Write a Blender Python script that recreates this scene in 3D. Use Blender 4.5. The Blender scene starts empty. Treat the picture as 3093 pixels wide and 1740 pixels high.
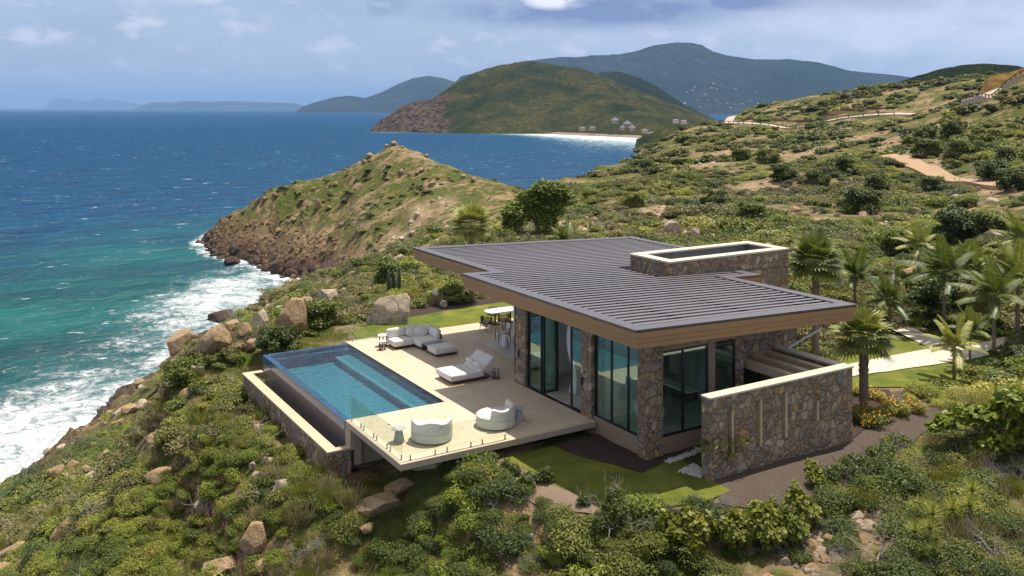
import bpy, bmesh, math, random
import numpy as np
from mathutils import Vector, Matrix, Euler
R = math.radians
random.seed(7); rng = np.random.default_rng(7)
S = bpy.context.scene; COL = S.collection

# ------------------------------------------------------------------ camera, sky, sun
# world frame: x along the front of the terrace, y along its seaward edge, z = 0 on the terrace floor
CAMZ = 12.0; FPX = 2748.0; HV = 326.6; CX = 1546.5; PSI = math.atan((CX + 130) / FPX); SEA = -33.0
FW = (math.sin(PSI), math.cos(PSI)); RT = (math.cos(PSI), -math.sin(PSI))
cam = bpy.data.cameras.new('camera'); camo = bpy.data.objects.new('camera', cam); COL.objects.link(camo)
camo.location = (0, 0, CAMZ); camo.rotation_euler = (R(90), 0, -PSI)
cam.sensor_width = 36; cam.lens = FPX / 3093 * 36; cam.shift_y = -(870 - HV) / 3093; cam.clip_start = .5; cam.clip_end = 90000
S.camera = camo
SUN = Vector((.345, .12, 1)).normalized()
S.view_settings.view_transform = 'Standard'; S.view_settings.look = 'None'; S.view_settings.exposure = 0.43; S.view_settings.gamma = 1
w = bpy.data.worlds.new('World'); S.world = w; w.use_nodes = True
nt = w.node_tree; N = nt.nodes; L = nt.links; N.clear()
def nd(N, t, **k):
    n = N.new(t)
    for a, b in k.items():
        if a.startswith('i_'):
            key = a[2:]; key = int(key) if key.isdigit() else key.replace('_', ' ')
            n.inputs[key].default_value = b
        else: setattr(n, a, b)
    return n
def math_(N, L, op, a, b=None, clamp=False):
    n = N.new('ShaderNodeMath'); n.operation = op; n.use_clamp = clamp
    for i, v in enumerate((a, b)):
        if v is None: continue
        if isinstance(v, (int, float)): n.inputs[i].default_value = v
        else: L.new(v, n.inputs[i])
    return n.outputs[0]
def mixc(N, L, f, a, b, mode='MIX'):
    n = N.new('ShaderNodeMix'); n.data_type = 'RGBA'; n.blend_type = mode
    for i, v in ((0, f), (6, a), (7, b)):
        if isinstance(v, (int, float)): n.inputs[i].default_value = v
        elif isinstance(v, (tuple, list)): n.inputs[i].default_value = tuple(v) + ((1,) if len(v) == 3 else ())
        else: L.new(v, n.inputs[i])
    return n.outputs[2]
def ramp(N, L, f, *stops, interp='LINEAR'):
    n = N.new('ShaderNodeValToRGB'); n.color_ramp.interpolation = interp; e = n.color_ramp.elements
    while len(e) < len(stops): e.new(.5)
    for q, (p, c) in zip(e, stops):
        q.position = p; q.color = (c, c, c, 1) if isinstance(c, (int, float)) else tuple(c) + (1,)
    if f is not None: L.new(f, n.inputs[0])
    return n.outputs[0]
def noise(N, L, vec, scale, detail=4, rough=.55, dist=0, w4=None):
    n = N.new('ShaderNodeTexNoise')
    n.inputs['Scale'].default_value = scale; n.inputs['Detail'].default_value = detail; n.inputs['Roughness'].default_value = rough
    n.inputs['Distortion'].default_value = dist
    if vec is not None: L.new(vec, n.inputs['Vector'])
    return n.outputs[0]
sky = nd(N, 'ShaderNodeTexSky', sky_type='NISHITA', sun_disc=False, sun_elevation=math.asin(SUN.z), sun_rotation=math.atan2(SUN.x, SUN.y),
         air_density=1.2, dust_density=1.0, ozone_density=2.0, altitude=50)
tc = nd(N, 'ShaderNodeTexCoord'); rot = nd(N, 'ShaderNodeVectorRotate', rotation_type='Z_AXIS'); rot.inputs['Angle'].default_value = PSI
L.new(tc.outputs['Generated'], rot.inputs['Vector'])
sp = nd(N, 'ShaderNodeSeparateXYZ'); L.new(rot.outputs[0], sp.inputs[0])
ax = math_(N, L, 'ARCTAN2', sp.outputs[0], sp.outputs[1]); el = math_(N, L, 'ARCSINE', sp.outputs[2])   # bearing from the look direction, height above the horizon
cb = nd(N, 'ShaderNodeCombineXYZ'); L.new(ax, cb.inputs[0]); L.new(math_(N, L, 'MULTIPLY', el, 2.3), cb.inputs[1])
cv = cb.outputs[0]
def blob(x, y, rx, ry):
    a = math_(N, L, 'DIVIDE', math_(N, L, 'SUBTRACT', ax, x), rx); b = math_(N, L, 'DIVIDE', math_(N, L, 'SUBTRACT', el, y), ry)
    q = math_(N, L, 'ADD', math_(N, L, 'MULTIPLY', a, a), math_(N, L, 'MULTIPLY', b, b))
    return math_(N, L, 'POWER', 2.718, math_(N, L, 'MULTIPLY', q, -1.0))
n1 = noise(N, L, cv, 6, 7, .55, .3); n2 = noise(N, L, cv, 22, 6, .6, .2); n3 = noise(N, L, cv, 2.4, 4, .5)
low = math_(N, L, 'POWER', 2.718, math_(N, L, 'MULTIPLY', math_(N, L, 'ABSOLUTE', el), -9.0))
base = mixc(N, L, low, (2.75, 3.3, 5.1), (3.1, 3.9, 5.6))
c = mixc(N, L, .72, sky.outputs[0], base)
# thin grey-white veil, thicker to the right and overhead
veil = math_(N, L, 'MULTIPLY', ramp(N, L, n1, (.36, 0), (.68, 1)), math_(N, L, 'ADD', math_(N, L, 'MULTIPLY', ramp(N, L, math_(N, L, 'ADD', ax, .5), (.42, .15), (.95, 1)), .95), .1))
veil = math_(N, L, 'ADD', veil, math_(N, L, 'MULTIPLY', math_(N, L, 'MULTIPLY', blob(.42, .12, .25, .09), .75), ramp(N, L, n2, (.3, .35), (.7, 1))), clamp=True)
c = mixc(N, L, veil, c, (6.0, 6.6, 7.9))
# low cumulus puffs
band = math_(N, L, 'MULTIPLY', ramp(N, L, el, (.02, 0), (.05, 1), (.085, 1), (.13, .0)), ramp(N, L, n2, (.52, 0), (.66, .75)))
c = mixc(N, L, band, c, (6.2, 6.4, 7.4))
# bright top cloud and dark slate cloud underneath
m = math_(N, L, 'MULTIPLY', blob(.09, .106, .16, .019), ramp(N, L, n2, (.3, .5), (.55, 1)))
m2 = math_(N, L, 'MULTIPLY', blob(.22, .112, .08, .012), ramp(N, L, n1, (.3, .3), (.5, 1)))
m3 = math_(N, L, 'MULTIPLY', blob(-.14, .112, .04, .016), ramp(N, L, n2, (.35, 0), (.6, .6)))
dk = math_(N, L, 'MAXIMUM', math_(N, L, 'MAXIMUM', m, m2), m3)
g4 = math_(N, L, 'MULTIPLY', blob(.40, .112, .26, .018), ramp(N, L, n1, (.38, .1), (.6, .75)))
c = mixc(N, L, g4, c, (2.9, 3.3, 4.4))
c = mixc(N, L, ramp(N, L, dk, (.12, 0), (.7, .92)), c, (1.5, 2.0, 3.7))
m = math_(N, L, 'MULTIPLY', blob(.045, .117, .04, .010), ramp(N, L, n2, (.3, .2), (.55, 1)))
m2 = math_(N, L, 'MULTIPLY', blob(-.25, .12, .13, .02), ramp(N, L, n1, (.45, 0), (.62, .8)))
c = mixc(N, L, ramp(N, L, math_(N, L, 'MAXIMUM', m, m2), (.25, 0), (.8, .95)), c, (8.2, 8.3, 8.8))
c = mixc(N, L, ramp(N, L, el, (.16, 0), (.45, .9)), c, mixc(N, L, ramp(N, L, n3, (.35, 0), (.65, 1)), (3.0, 3.3, 4.0), (6.2, 5.9, 5.5)))    # unseen broken white cloud overhead, added to make the shade warmer
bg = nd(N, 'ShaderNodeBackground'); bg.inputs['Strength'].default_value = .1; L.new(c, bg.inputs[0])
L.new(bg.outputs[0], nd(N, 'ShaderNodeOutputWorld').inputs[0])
sl = bpy.data.lights.new('sun', 'SUN'); sl.energy = 4.7; sl.angle = R(.5); sl.color = (1, .94, .84)
slo = bpy.data.objects.new('sun', sl); COL.objects.link(slo); slo.rotation_euler = SUN.to_track_quat('Z', 'Y').to_euler()

# ------------------------------------------------------------------ helpers
def tag(o, label=None, cat=None, group=None, kind=None):
    if label: o['label'] = label
    if cat: o['category'] = cat
    if group: o['group'] = group
    if kind: o['kind'] = kind
    return o
def thing(name, loc, label, cat, group=None, rz=0, sc=1):
    o = bpy.data.objects.new(name, None); COL.objects.link(o); o.location = loc; o.rotation_euler.z = rz; o.empty_display_size = .2
    o.scale = (sc,) * 3
    return tag(o, label, cat, group)
def off(p):
    v = Vector((0, 0, 0))
    while p is not None: v = v + p.location; p = p.parent
    return v
class MB:
    def __init__(s): s.v = []; s.f = []; s.sm = []
    def add(s, vs, fs, smooth=False):
        b = len(s.v); s.v += [tuple(q) for q in vs]; s.f += [tuple(b + i for i in f) for f in fs]; s.sm += [smooth] * len(fs); return s
    def box(s, a, b, m=None):
        x0, x1 = sorted((a[0], b[0])); y0, y1 = sorted((a[1], b[1])); z0, z1 = sorted((a[2], b[2]))
        vs = [(x, y, z) for z in (z0, z1) for y in (y0, y1) for x in (x0, x1)]
        if m: vs = [m @ Vector(q) for q in vs]
        return s.add(vs, [(0, 2, 3, 1), (4, 5, 7, 6), (0, 1, 5, 4), (1, 3, 7, 5), (3, 2, 6, 7), (2, 0, 4, 6)])
    def prism(s, pts, z0, z1):      # counter-clockwise plan
        n = len(pts); f = lambda z, p: z(p[0], p[1]) if callable(z) else z
        return s.add([(p[0], p[1], f(z0, p)) for p in pts] + [(p[0], p[1], f(z1, p)) for p in pts],
                     [tuple(range(n))[::-1], tuple(range(n, 2 * n))] + [(i, (i + 1) % n, n + (i + 1) % n, n + i) for i in range(n)])
    def tube(s, pts, rad, n=8, cap=True):
        pts = [Vector(p) for p in pts]; rad = [rad] * len(pts) if isinstance(rad, (int, float)) else rad
        vs = []; up = None
        for i, p in enumerate(pts):
            d = (pts[min(i + 1, len(pts) - 1)] - pts[max(i - 1, 0)]).normalized()
            a = d.orthogonal().normalized() if up is None else (up - d * up.dot(d)).normalized(); up = a; b = d.cross(a)
            vs += [p + (a * math.cos(2 * math.pi * k / n) + b * math.sin(2 * math.pi * k / n)) * rad[i] for k in range(n)]
        fs = [(i * n + k, i * n + (k + 1) % n, (i + 1) * n + (k + 1) % n, (i + 1) * n + k) for i in range(len(pts) - 1) for k in range(n)]
        s.add(vs, fs, True)
        if cap: s.add([], []); b0 = len(s.v) - len(vs); s.f += [tuple(b0 + k for k in range(n))[::-1], tuple(b0 + (len(pts) - 1) * n + k for k in range(n))]; s.sm += [False, False]
        return s
    def lathe(s, c, prof, n=32, a0=0, a1=2 * math.pi):
        full = abs(a1 - a0 - 2 * math.pi) < 1e-6; m = n if full else n + 1
        vs = [(c[0] + r * math.cos(a0 + (a1 - a0) * k / n), c[1] + r * math.sin(a0 + (a1 - a0) * k / n), c[2] + z) for r, z in prof for k in range(m)]
        fs = [(i * m + k, i * m + (k + 1) % m, (i + 1) * m + (k + 1) % m, (i + 1) * m + k) for i in range(len(prof) - 1) for k in range(n)]
        s.add(vs, fs, True)
        return s
    def soft(s, a, b, r=.06, m=None, puff=.0, seg=6):   # rounded cushion block
        a = Vector(a); b = Vector(b); c = (a + b) / 2; h = (b - a) / 2
        bm = bmesh.new(); bmesh.ops.create_cube(bm, size=2); bmesh.ops.subdivide_edges(bm, edges=bm.edges[:], cuts=seg, use_grid_fill=True)
        for v in bm.verts:
            q = Vector((v.co.x * h.x, v.co.y * h.y, v.co.z * h.z)); i = Vector([max(-h[k] + r, min(h[k] - r, q[k])) for k in range(3)])
            d = q - i
            if d.length > 1e-6: q = i + d.normalized() * r
            u = [q[k] / h[k] for k in range(3)]
            for k in range(3):
                o_ = [j for j in range(3) if j != k]; q[k] *= 1 + puff * (1 - u[o_[0]] ** 2) * (1 - u[o_[1]] ** 2)
            v.co = q + c
        vs = [v.co.copy() for v in bm.verts]
        if m: vs = [m @ v for v in vs]
        s.add(vs, [[v.index for v in f.verts] for f in bm.faces], True); bm.free(); return s
    def build(s, name, mat, parent=None, local=False, attrs=None):
        me = bpy.data.meshes.new(name); vs = s.v
        if parent is not None and not local:
            o = off(parent); vs = [(x - o.x, y - o.y, z - o.z) for x, y, z in vs]
        me.from_pydata(vs, [], s.f); me.polygons.foreach_set('use_smooth', s.sm)
        if any(s.sm) and hasattr(me, 'set_sharp_from_angle'): me.set_sharp_from_angle(angle=R(42))
        me.materials.append(mat)
        ob = bpy.data.objects.new(name, me); COL.objects.link(ob)
        if parent is not None: ob.parent = parent
        return ob
def bev(o, wd=.01, seg=2):
    m = o.modifiers.new('bevel', 'BEVEL'); m.width = wd; m.segments = seg; m.limit_method = 'ANGLE'; return o
def copy_tree(o, parent=None):
    c = o.copy(); COL.objects.link(c); c.parent = parent
    for ch in list(o.children): copy_tree(ch, c)
    return c
def npmesh(name, co, faces, mat, smooth=True, attrs=None):
    me = bpy.data.meshes.new(name); nv = len(co); nf = len(faces); k = faces.shape[1]
    me.vertices.add(nv); me.vertices.foreach_set('co', np.asarray(co, np.float32).ravel())
    me.loops.add(nf * k); me.loops.foreach_set('vertex_index', faces.astype(np.int32).ravel())
    me.polygons.add(nf); me.polygons.foreach_set('loop_start', np.arange(0, nf * k, k, dtype=np.int32))
    me.polygons.foreach_set('use_smooth', np.full(nf, smooth))
    me.update(calc_edges=True); me.validate()
    for n_, a in (attrs or {}).items():
        at = me.attributes.new(n_, 'FLOAT', 'POINT'); at.data.foreach_set('value', np.asarray(a, np.float32).ravel())
    me.materials.append(mat); ob = bpy.data.objects.new(name, me); COL.objects.link(ob); return ob
def gridfaces(a, b):
    i = np.arange(a - 1)[:, None] * b + np.arange(b - 1)[None]
    return np.stack([i, i + 1, i + b + 1, i + b], -1).reshape(-1, 4)
# value noise
_T = rng.random((256, 256))
def vn(x, y):
    xi = np.floor(x).astype(int); yi = np.floor(y).astype(int); fx = x - xi; fy = y - yi
    fx = fx * fx * (3 - 2 * fx); fy = fy * fy * (3 - 2 * fy); g = lambda a, b: _T[a % 256, b % 256]
    return (g(xi, yi) * (1 - fx) + g(xi + 1, yi) * fx) * (1 - fy) + (g(xi, yi + 1) * (1 - fx) + g(xi + 1, yi + 1) * fx) * fy - .5
def fbm(x, y, sc, oct=5, gain=.5, ridged=False):
    r = 0; a = 1; t = 0
    for k in range(oct):
        n = vn(x / sc + 17.3 * k, y / sc + 9.1 * k)
        if ridged: n = .5 - 2 * np.abs(n)
        r = r + n * a; t += a; a *= gain; sc /= 2.03
    return r / t
sst = lambda e0, e1, x: (lambda t: t * t * (3 - 2 * t))(np.clip((x - e0) / (e1 - e0), 0, 1))

# ------------------------------------------------------------------ materials
def mat(name):
    m = bpy.data.materials.new(name); m.use_nodes = True; n = m.node_tree.nodes; l = m.node_tree.links
    b = n['Principled BSDF']; g = n.new('ShaderNodeNewGeometry'); return m, n, l, b, g.outputs['Position']
def bump(n, l, b, h, st=.3, dist=.02):
    q = n.new('ShaderNodeBump'); q.inputs['Strength'].default_value = st; q.inputs['Distance'].default_value = dist
    l.new(h, q.inputs['Height']); l.new(q.outputs[0], b.inputs['Normal']); return q
def simple(name, col, rough=.6, var=.12, sc=6, spec=.5, metal=0, bm=.1):
    m, n, l, b, p = mat(name); q = noise(n, l, p, sc, 5, .6)
    l.new(mixc(n, l, q, tuple(c * (1 - var) for c in col), tuple(min(1, c * (1 + var)) for c in col)), b.inputs['Base Color'])
    b.inputs['Roughness'].default_value = rough; b.inputs['Metallic'].default_value = metal; b.inputs['Specular IOR Level'].default_value = spec
    if bm: bump(n, l, b, noise(n, l, p, sc * 12, 3), bm, .01)
    return m
M = {}

# ------------------------------------------------------------------ terrain
def cf(x, y): return x * RT[0] + y * RT[1], x * FW[0] + y * FW[1]       # world -> (right, ahead)
def wf(X, Z): return X * RT[0] + Z * FW[0], X * RT[1] + Z * FW[1]
def hit(u, v, Z):       # a sight line of the survey at range Z -> (right, ahead, height)
    return ((u - CX) / FPX * Z, Z, CAMZ - (v - HV) * Z / FPX)
CP = []
for u, v, Z in [                                     # survey points read off the photograph (2576-wide pixels) with their range
    (1288, 1449, 27), (900, 1449, 30), (450, 1449, 36), (0, 1449, 44), (0, 1330, 56), (0, 1245, 68), (110, 1172, 72), (220, 1112, 78), (320, 1045, 85),
    (400, 965, 95), (465, 900, 105), (300, 1250, 58), (500, 1150, 62), (600, 1050, 66), (620, 1280, 42), (800, 1330, 34), (520, 1000, 82),
    (1060, 625, 100), (900, 655, 115), (797, 695, 130), (692, 755, 150), (640, 790, 140), (760, 800, 85), (900, 720, 88), (1000, 740, 62), (850, 830, 60), (1000, 680, 80),
    (700, 850, 75), (650, 900, 66), (590, 820, 92), (640, 803, 93), (690, 775, 96), (740, 742, 98), (800, 712, 102), (850, 688, 105), (900, 668, 106), (960, 648, 104), (560, 850, 90),
    # headland
    (990, 353, 300), (900, 410, 300), (830, 445, 300), (750, 447, 300), (690, 485, 302), (640, 515, 305), (560, 575, 310), (528, 602, 314), (1060, 385, 296), (1130, 412, 285), (1250, 448, 270),
    (1330, 478, 255), (1000, 450, 275), (1000, 520, 245), (900, 560, 250), (900, 620, 232), (800, 600, 262), (760, 640, 250), (1100, 560, 215), (1100, 600, 185), (1200, 520, 220), (1300, 520, 205),
    (1200, 580, 150), (1200, 602, 120), (860, 500, 285), (760, 540, 285), (690, 600, 280), (640, 640, 272),
    # right-hand hillside
    (1700, 600, 84), (1500, 480, 160), (1420, 440, 200), (1500, 402, 260), (1620, 358, 330), (1720, 330, 380), (1800, 305, 430), (1830, 322, 400), (1880, 270, 420), (2040, 238, 410), (2200, 215, 400), (2320, 203, 380),
    (2450, 196, 350), (2576, 168, 210), (2520, 200, 225), (2100, 480, 130), (1900, 400, 200), (2576, 500, 100), (2350, 420, 150), (2576, 350, 150), (2300, 300, 260), (2000, 330, 330), (2300, 315, 290),
    (2540, 262, 220), (2480, 247, 225), (1750, 500, 140), (1650, 520, 120), (1700, 400, 230), (2200, 650, 70), (2500, 620, 68), (2400, 540, 100), (2200, 380, 190), (2700, 300, 150), (2750, 480, 95), (2700, 200, 180)]:
    CP.append(hit(u * 1.2007, v * 1.2007, Z))
for t, Z, z in [(-.2, 215, -31), (-.16, 190, -26), (-.1, 160, -16), (-.04, 140, -9), (0, 130, -6.5), (.02, 100, -1.5),
                (-.13, 350, -16), (-.13, 395, -38), (-.2, 350, -30), (-.24, 350, -38), (-.3, 345, -42), (-.02, 330, -34), (.02, 310, -33), (.06, 300, -36), (.06, 240, -18), (-.07, 340, -30),
                (.08, 370, -36), (.04, 450, -45), (.12, 480, -38), (-.1, 470, -48), (.05, 700, -50), (-.3, 700, -55), (.5, 600, 16), (.3, 600, 4), (.42, 480, 22), (.6, 500, 22), (.17, 560, -20), (.7, 400, 28), (.7, 200, 22), (.9, 120, 10),
                (-.22, 240, -36), (-.3, 250, -42), (-.36, 280, -44), (-.36, 330, -46), (-.28, 220, -38), (-.5, 400, -55), (-.6, 250, -50), (-.9, 300, -50),
                (.25, 460, 1), (.36, 500, 8), (.22, 520, -18), (.2, 900, -40), (.5, 900, 0)]:
    CP.append((t * Z, Z, z))
for Z, zb in ((10, -13), (30, -14.5), (50, -15.5)): CP.append((-36, Z, zb))
for Z in (10, 30, 50, 70, 90, 110, 130, 155): CP.append((-52 - .02 * Z, Z, -29)); CP.append((-62, Z, -36)); CP.append((-95, Z, -46))
CP.append((-57, 180, -33)); CP.append((-85, 190, -42))
for x, y, z in [(0, 0, -9), (8, 8, -4), (14, 14, -2.9), (20, 12, -2.2), (30, 10, -2), (40, 10, -1.6), (14, 20, -2.2), (20, 19, -1.4), (27, 18, -1.2), (34, 18, -1), (12, 26, -3.0), (9, 26, -4.2), (12, 30, -2.3), (11.6, 32, -2.1), (11.4, 34, -2.35), (10.9, 38, -2.9), (10.9, 41, -2.4), (10.8, 45, -1.9), (10, 32, -3.1), (9.6, 37, -3.9), (9.6, 42, -3.3),
                (8, 32, -5), (6, 40, -5.6), (14, 48, -.9), (12, 54, -1.6), (18, 52, -.3), (26, 54, 0), (34, 50, 0), (45, 45, -.3), (50, 30, -.7), (45, 20, -.7), (36, 22, -.8), (60, 40, .3), (60, 20, .5), (28, 70, -2.2), (40, 70, .3), (34, 86, -3.4), (44, 86, -.6)]:
    X, Z = cf(x, y); CP.append((X, Z, z))
CP = np.array(CP)
kk = lambda X, Z: (2.2 * X / np.maximum(Z, 6) * np.minimum(1, (np.maximum(Z, 6) / 60) ** .35), 1.0 * np.log(np.maximum(Z, 6)))
ka, kb = kk(CP[:, 0], CP[:, 1])
def U(r): return np.where(r < 1e-9, 0, r * r * np.log(np.maximum(r, 1e-9)) * .25 + r)
n_ = len(CP); Amat = np.zeros((n_ + 3, n_ + 3)); dd = np.hypot(ka[:, None] - ka[None], kb[:, None] - kb[None])
Amat[:n_, :n_] = -dd - np.eye(n_) * -.012; Amat[:n_, n_] = 1; Amat[:n_, n_ + 1] = ka; Amat[:n_, n_ + 2] = kb; Amat[n_:, :n_] = Amat[:n_, n_:].T
sol = np.linalg.solve(Amat, np.concatenate([CP[:, 2], [0, 0, 0]]))
PADS = [  # x0, x1, y0, y1, level, falloff
    (17.0, 31.0, 21.6, 50.4, -.56, 2.0), (30.0, 46.5, 25.0, 33.5, -.86, 3.0), (15.2, 18, 25.5, 31, -.62, 2.2), (18, 33, 46.0, 50.4, -.14, 1.5), (28.5, 36.0, 21.5, 26.5, -.62, 2.5), (10.9, 13.5, 31.6, 45.5, -1.95, 3.2)]
def ground(x, y, fine=True):
    x = np.asarray(x, float); y = np.asarray(y, float); sh = x.shape; x = x.ravel(); y = y.ravel()
    X, Z = cf(x, y); a, b = kk(X, Z); z = np.empty(len(x))
    for i in range(0, len(x), 20000):
        q = slice(i, i + 20000); r = np.hypot(a[q, None] - ka[None], b[q, None] - kb[None])
        z[q] = -r @ sol[:n_] + sol[n_] + a[q] * sol[n_ + 1] + b[q] * sol[n_ + 2]
    am = np.clip(Z / 60, .35, 2.2)
    cor = 1 - .75 * sst(60, 100, Z) * sst(235, 190, Z) * sst(5, -15, X)
    z = z + (fbm(x, y, 26, 5, .52) * 1.6 * am + fbm(x, y, 60, 4, .5) * 1.2 * sst(60, 200, Z)) * cor
    head = sst(170, 235, Z) * sst(30, -10, X)
    z = z + head * (fbm(x * 1.0, y * .6, 22, 6, .6, True) * 8.0 * sst(-4, -22, z) + fbm(x, y, 9, 5, .65, True) * (1.6 + 2.4 * sst(-14, -24, z)))
    # sea-cut cliff at the water
    cl = sst(-31.5, -26, z); z = np.where((z > -38) & (z < -22), z + (fbm(x, y, 7, 5, .6, True)) * 4.0 * sst(-22, -28, z), z)
    slope = sst(-6, -14, X) * sst(150, 60, Z)
    z = z + slope * fbm(x, y, 7, 4, .55, True) * 1.3
    for x0, x1, y0, y1, lv, fo in PADS:
        d = np.hypot(np.maximum(np.maximum(x0 - x, x - x1), 0), np.maximum(np.maximum(y0 - y, y - y1), 0))
        k = 1 - sst(0, fo, d); z = z * (1 - k) + lv * k
    if fine: z = z + .06 * fbm(x, y, .9, 3)* (1 - 0)
    return z.reshape(sh)
def gz(x, y): return float(ground(np.array([x]), np.array([y]), False)[0])

def terrain_mat():
    m, n, l, b, p = mat('hillside'); g = n.new('ShaderNodeNewGeometry'); sx = n.new('ShaderNodeSeparateXYZ'); l.new(g.outputs['Normal'], sx.inputs[0])
    px = n.new('ShaderNodeSeparateXYZ'); l.new(p, px.inputs[0])
    a = noise(n, l, p, .09, 6, .6, .6); c2 = noise(n, l, p, .6, 6, .62, .3); d = noise(n, l, p, 4.5, 5, .65); e_ = noise(n, l, p, .035, 4, .6)
    soil = mixc(n, l, ramp(n, l, d, (.3, 0), (.7, 1)), (.19, .12, .065), (.44, .31, .19))
    grass = mixc(n, l, ramp(n, l, c2, (.35, 0), (.65, 1)), (.070, .068, .013), (.205, .165, .048))
    grass = mixc(n, l, ramp(n, l, d, (.35, 0), (.7, .6)), grass, (.035, .05, .012))
    rock = mixc(n, l, ramp(n, l, d, (.40, 0), (.60, 1)), (.065, .038, .022), (.36, .22, .115))
    wet = mixc(n, l, ramp(n, l, d, (.4, 0), (.7, 1)), (.016, .012, .01), (.13, .085, .06))
    f = math_(n, l, 'ADD', math_(n, l, 'MULTIPLY', a, .6), math_(n, l, 'MULTIPLY', c2, .4))
    mat_ = mixc(n, l, ramp(n, l, d, (.35, 0), (.65, 1)), (.040, .058, .010), (.105, .12, .02)); col = mixc(n, l, ramp(n, l, f, (.50, 0), (.60, 1)), mixc(n, l, ramp(n, l, math_(n, l, 'ADD', math_(n, l, 'MULTIPLY', a, .5), math_(n, l, 'MULTIPLY', c2, .5)), (.46, 1), (.51, 0)), grass, mat_), soil)
    at = n.new('ShaderNodeAttribute'); at.attribute_name = 'bare'
    col = mixc(n, l, math_(n, l, 'MULTIPLY', at.outputs['Fac'], ramp(n, l, c2, (.3, .35), (.6, 1))), col, mixc(n, l, d, (.27, .17, .10), (.50, .36, .23)))
    st = math_(n, l, 'ADD', math_(n, l, 'MULTIPLY', sx.outputs[2], -1), math_(n, l, 'MULTIPLY', d, .35))
    col = mixc(n, l, ramp(n, l, math_(n, l, 'ADD', st, 1), (.50, 0), (.62, 1)), col, rock)
    hz = math_(n, l, 'ADD', math_(n, l, 'DIVIDE', math_(n, l, 'SUBTRACT', px.outputs[2], SEA), 20), math_(n, l, 'MULTIPLY', math_(n, l, 'SUBTRACT', c2, .5), 1.0))
    col = mixc(n, l, ramp(n, l, hz, (.28, 1), (.55, 0)), col, mixc(n, l, .5, rock, grass))
    col = mixc(n, l, ramp(n, l, hz, (.2, 1), (.46, 0)), col, mixc(n, l, .3, wet, rock))
    col = mixc(n, l, ramp(n, l, hz, (.06, 1), (.2, 0)), col, wet)
    l.new(col, b.inputs['Base Color']); b.inputs['Roughness'].default_value = .95; b.inputs['Specular IOR Level'].default_value = .15
    h = math_(n, l, 'ADD', math_(n, l, 'MULTIPLY', c2, 1.6), math_(n, l, 'MULTIPLY', d, .5))
    bump(n, l, b, h, .8, .6)
    return m
M['hill'] = terrain_mat()
# roads and bare patches on the hillside (right, ahead, radius in log-range space) measured from the photograph
BARE = [(2350, 425, 150, .022, .05), (2290, 395, 170, .016, .05), (2440, 460, 128, .02, .05), (2500, 485, 112, .03, .05), (2240, 372, 190, .02, .04), (2170, 352, 215, .03, .03), (2050, 380, 205, .03, .03), (1830, 385, 225, .035, .04), (1950, 382, 210, .02, .02), (1760, 430, 190, .05, .07), (1650, 560, 110, .03, .05),
        (2070, 560, 95, .03, .05), (2250, 560, 90, .03, .04), (1900, 480, 140, .04, .05), (1060, 560, 225, .018, .04), (1000, 595, 212, .022, .03), (1120, 535, 225, .012, .03), (640, 1230, 40, .012, .04), (560, 960, 80, .02, .03), (2050, 1290, 27.5, .02, .04), (2000, 1360, 25.5, .025, .03), (2150, 1220, 29, .03, .05)]
def bare(x, y):
    X, Z = cf(x, y); t = X / Z; lz = np.log(Z); r = np.zeros_like(t)
    for u, v, Zc, rt, rl in BARE:
        r = np.maximum(r, np.exp(-(((t - (u * 1.2007 - CX) / FPX) / rt) ** 2 + ((lz - math.log(Zc)) / rl) ** 2) * 1.2))
    return r
nT, nZ = 760, 640
tt = np.concatenate([np.linspace(-1.3, -.62, 50, endpoint=False), np.linspace(-.62, .62, nT - 100), np.linspace(.62, 1.2, 51)[1:]]); zz = np.exp(np.linspace(math.log(5), math.log(760), nZ))
TT, ZZ = np.meshgrid(tt, zz); gx, gy = wf(TT * ZZ, ZZ); H_ = ground(gx, gy)
terr = npmesh('hillside', np.stack([gx, gy, H_], -1).reshape(-1, 3), gridfaces(nZ, len(tt))[:, ::1], M['hill'], True, {'bare': bare(gx, gy)})
tag(terr, 'scrub covered coastal hillside falling to the sea', None, None, 'structure')

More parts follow.
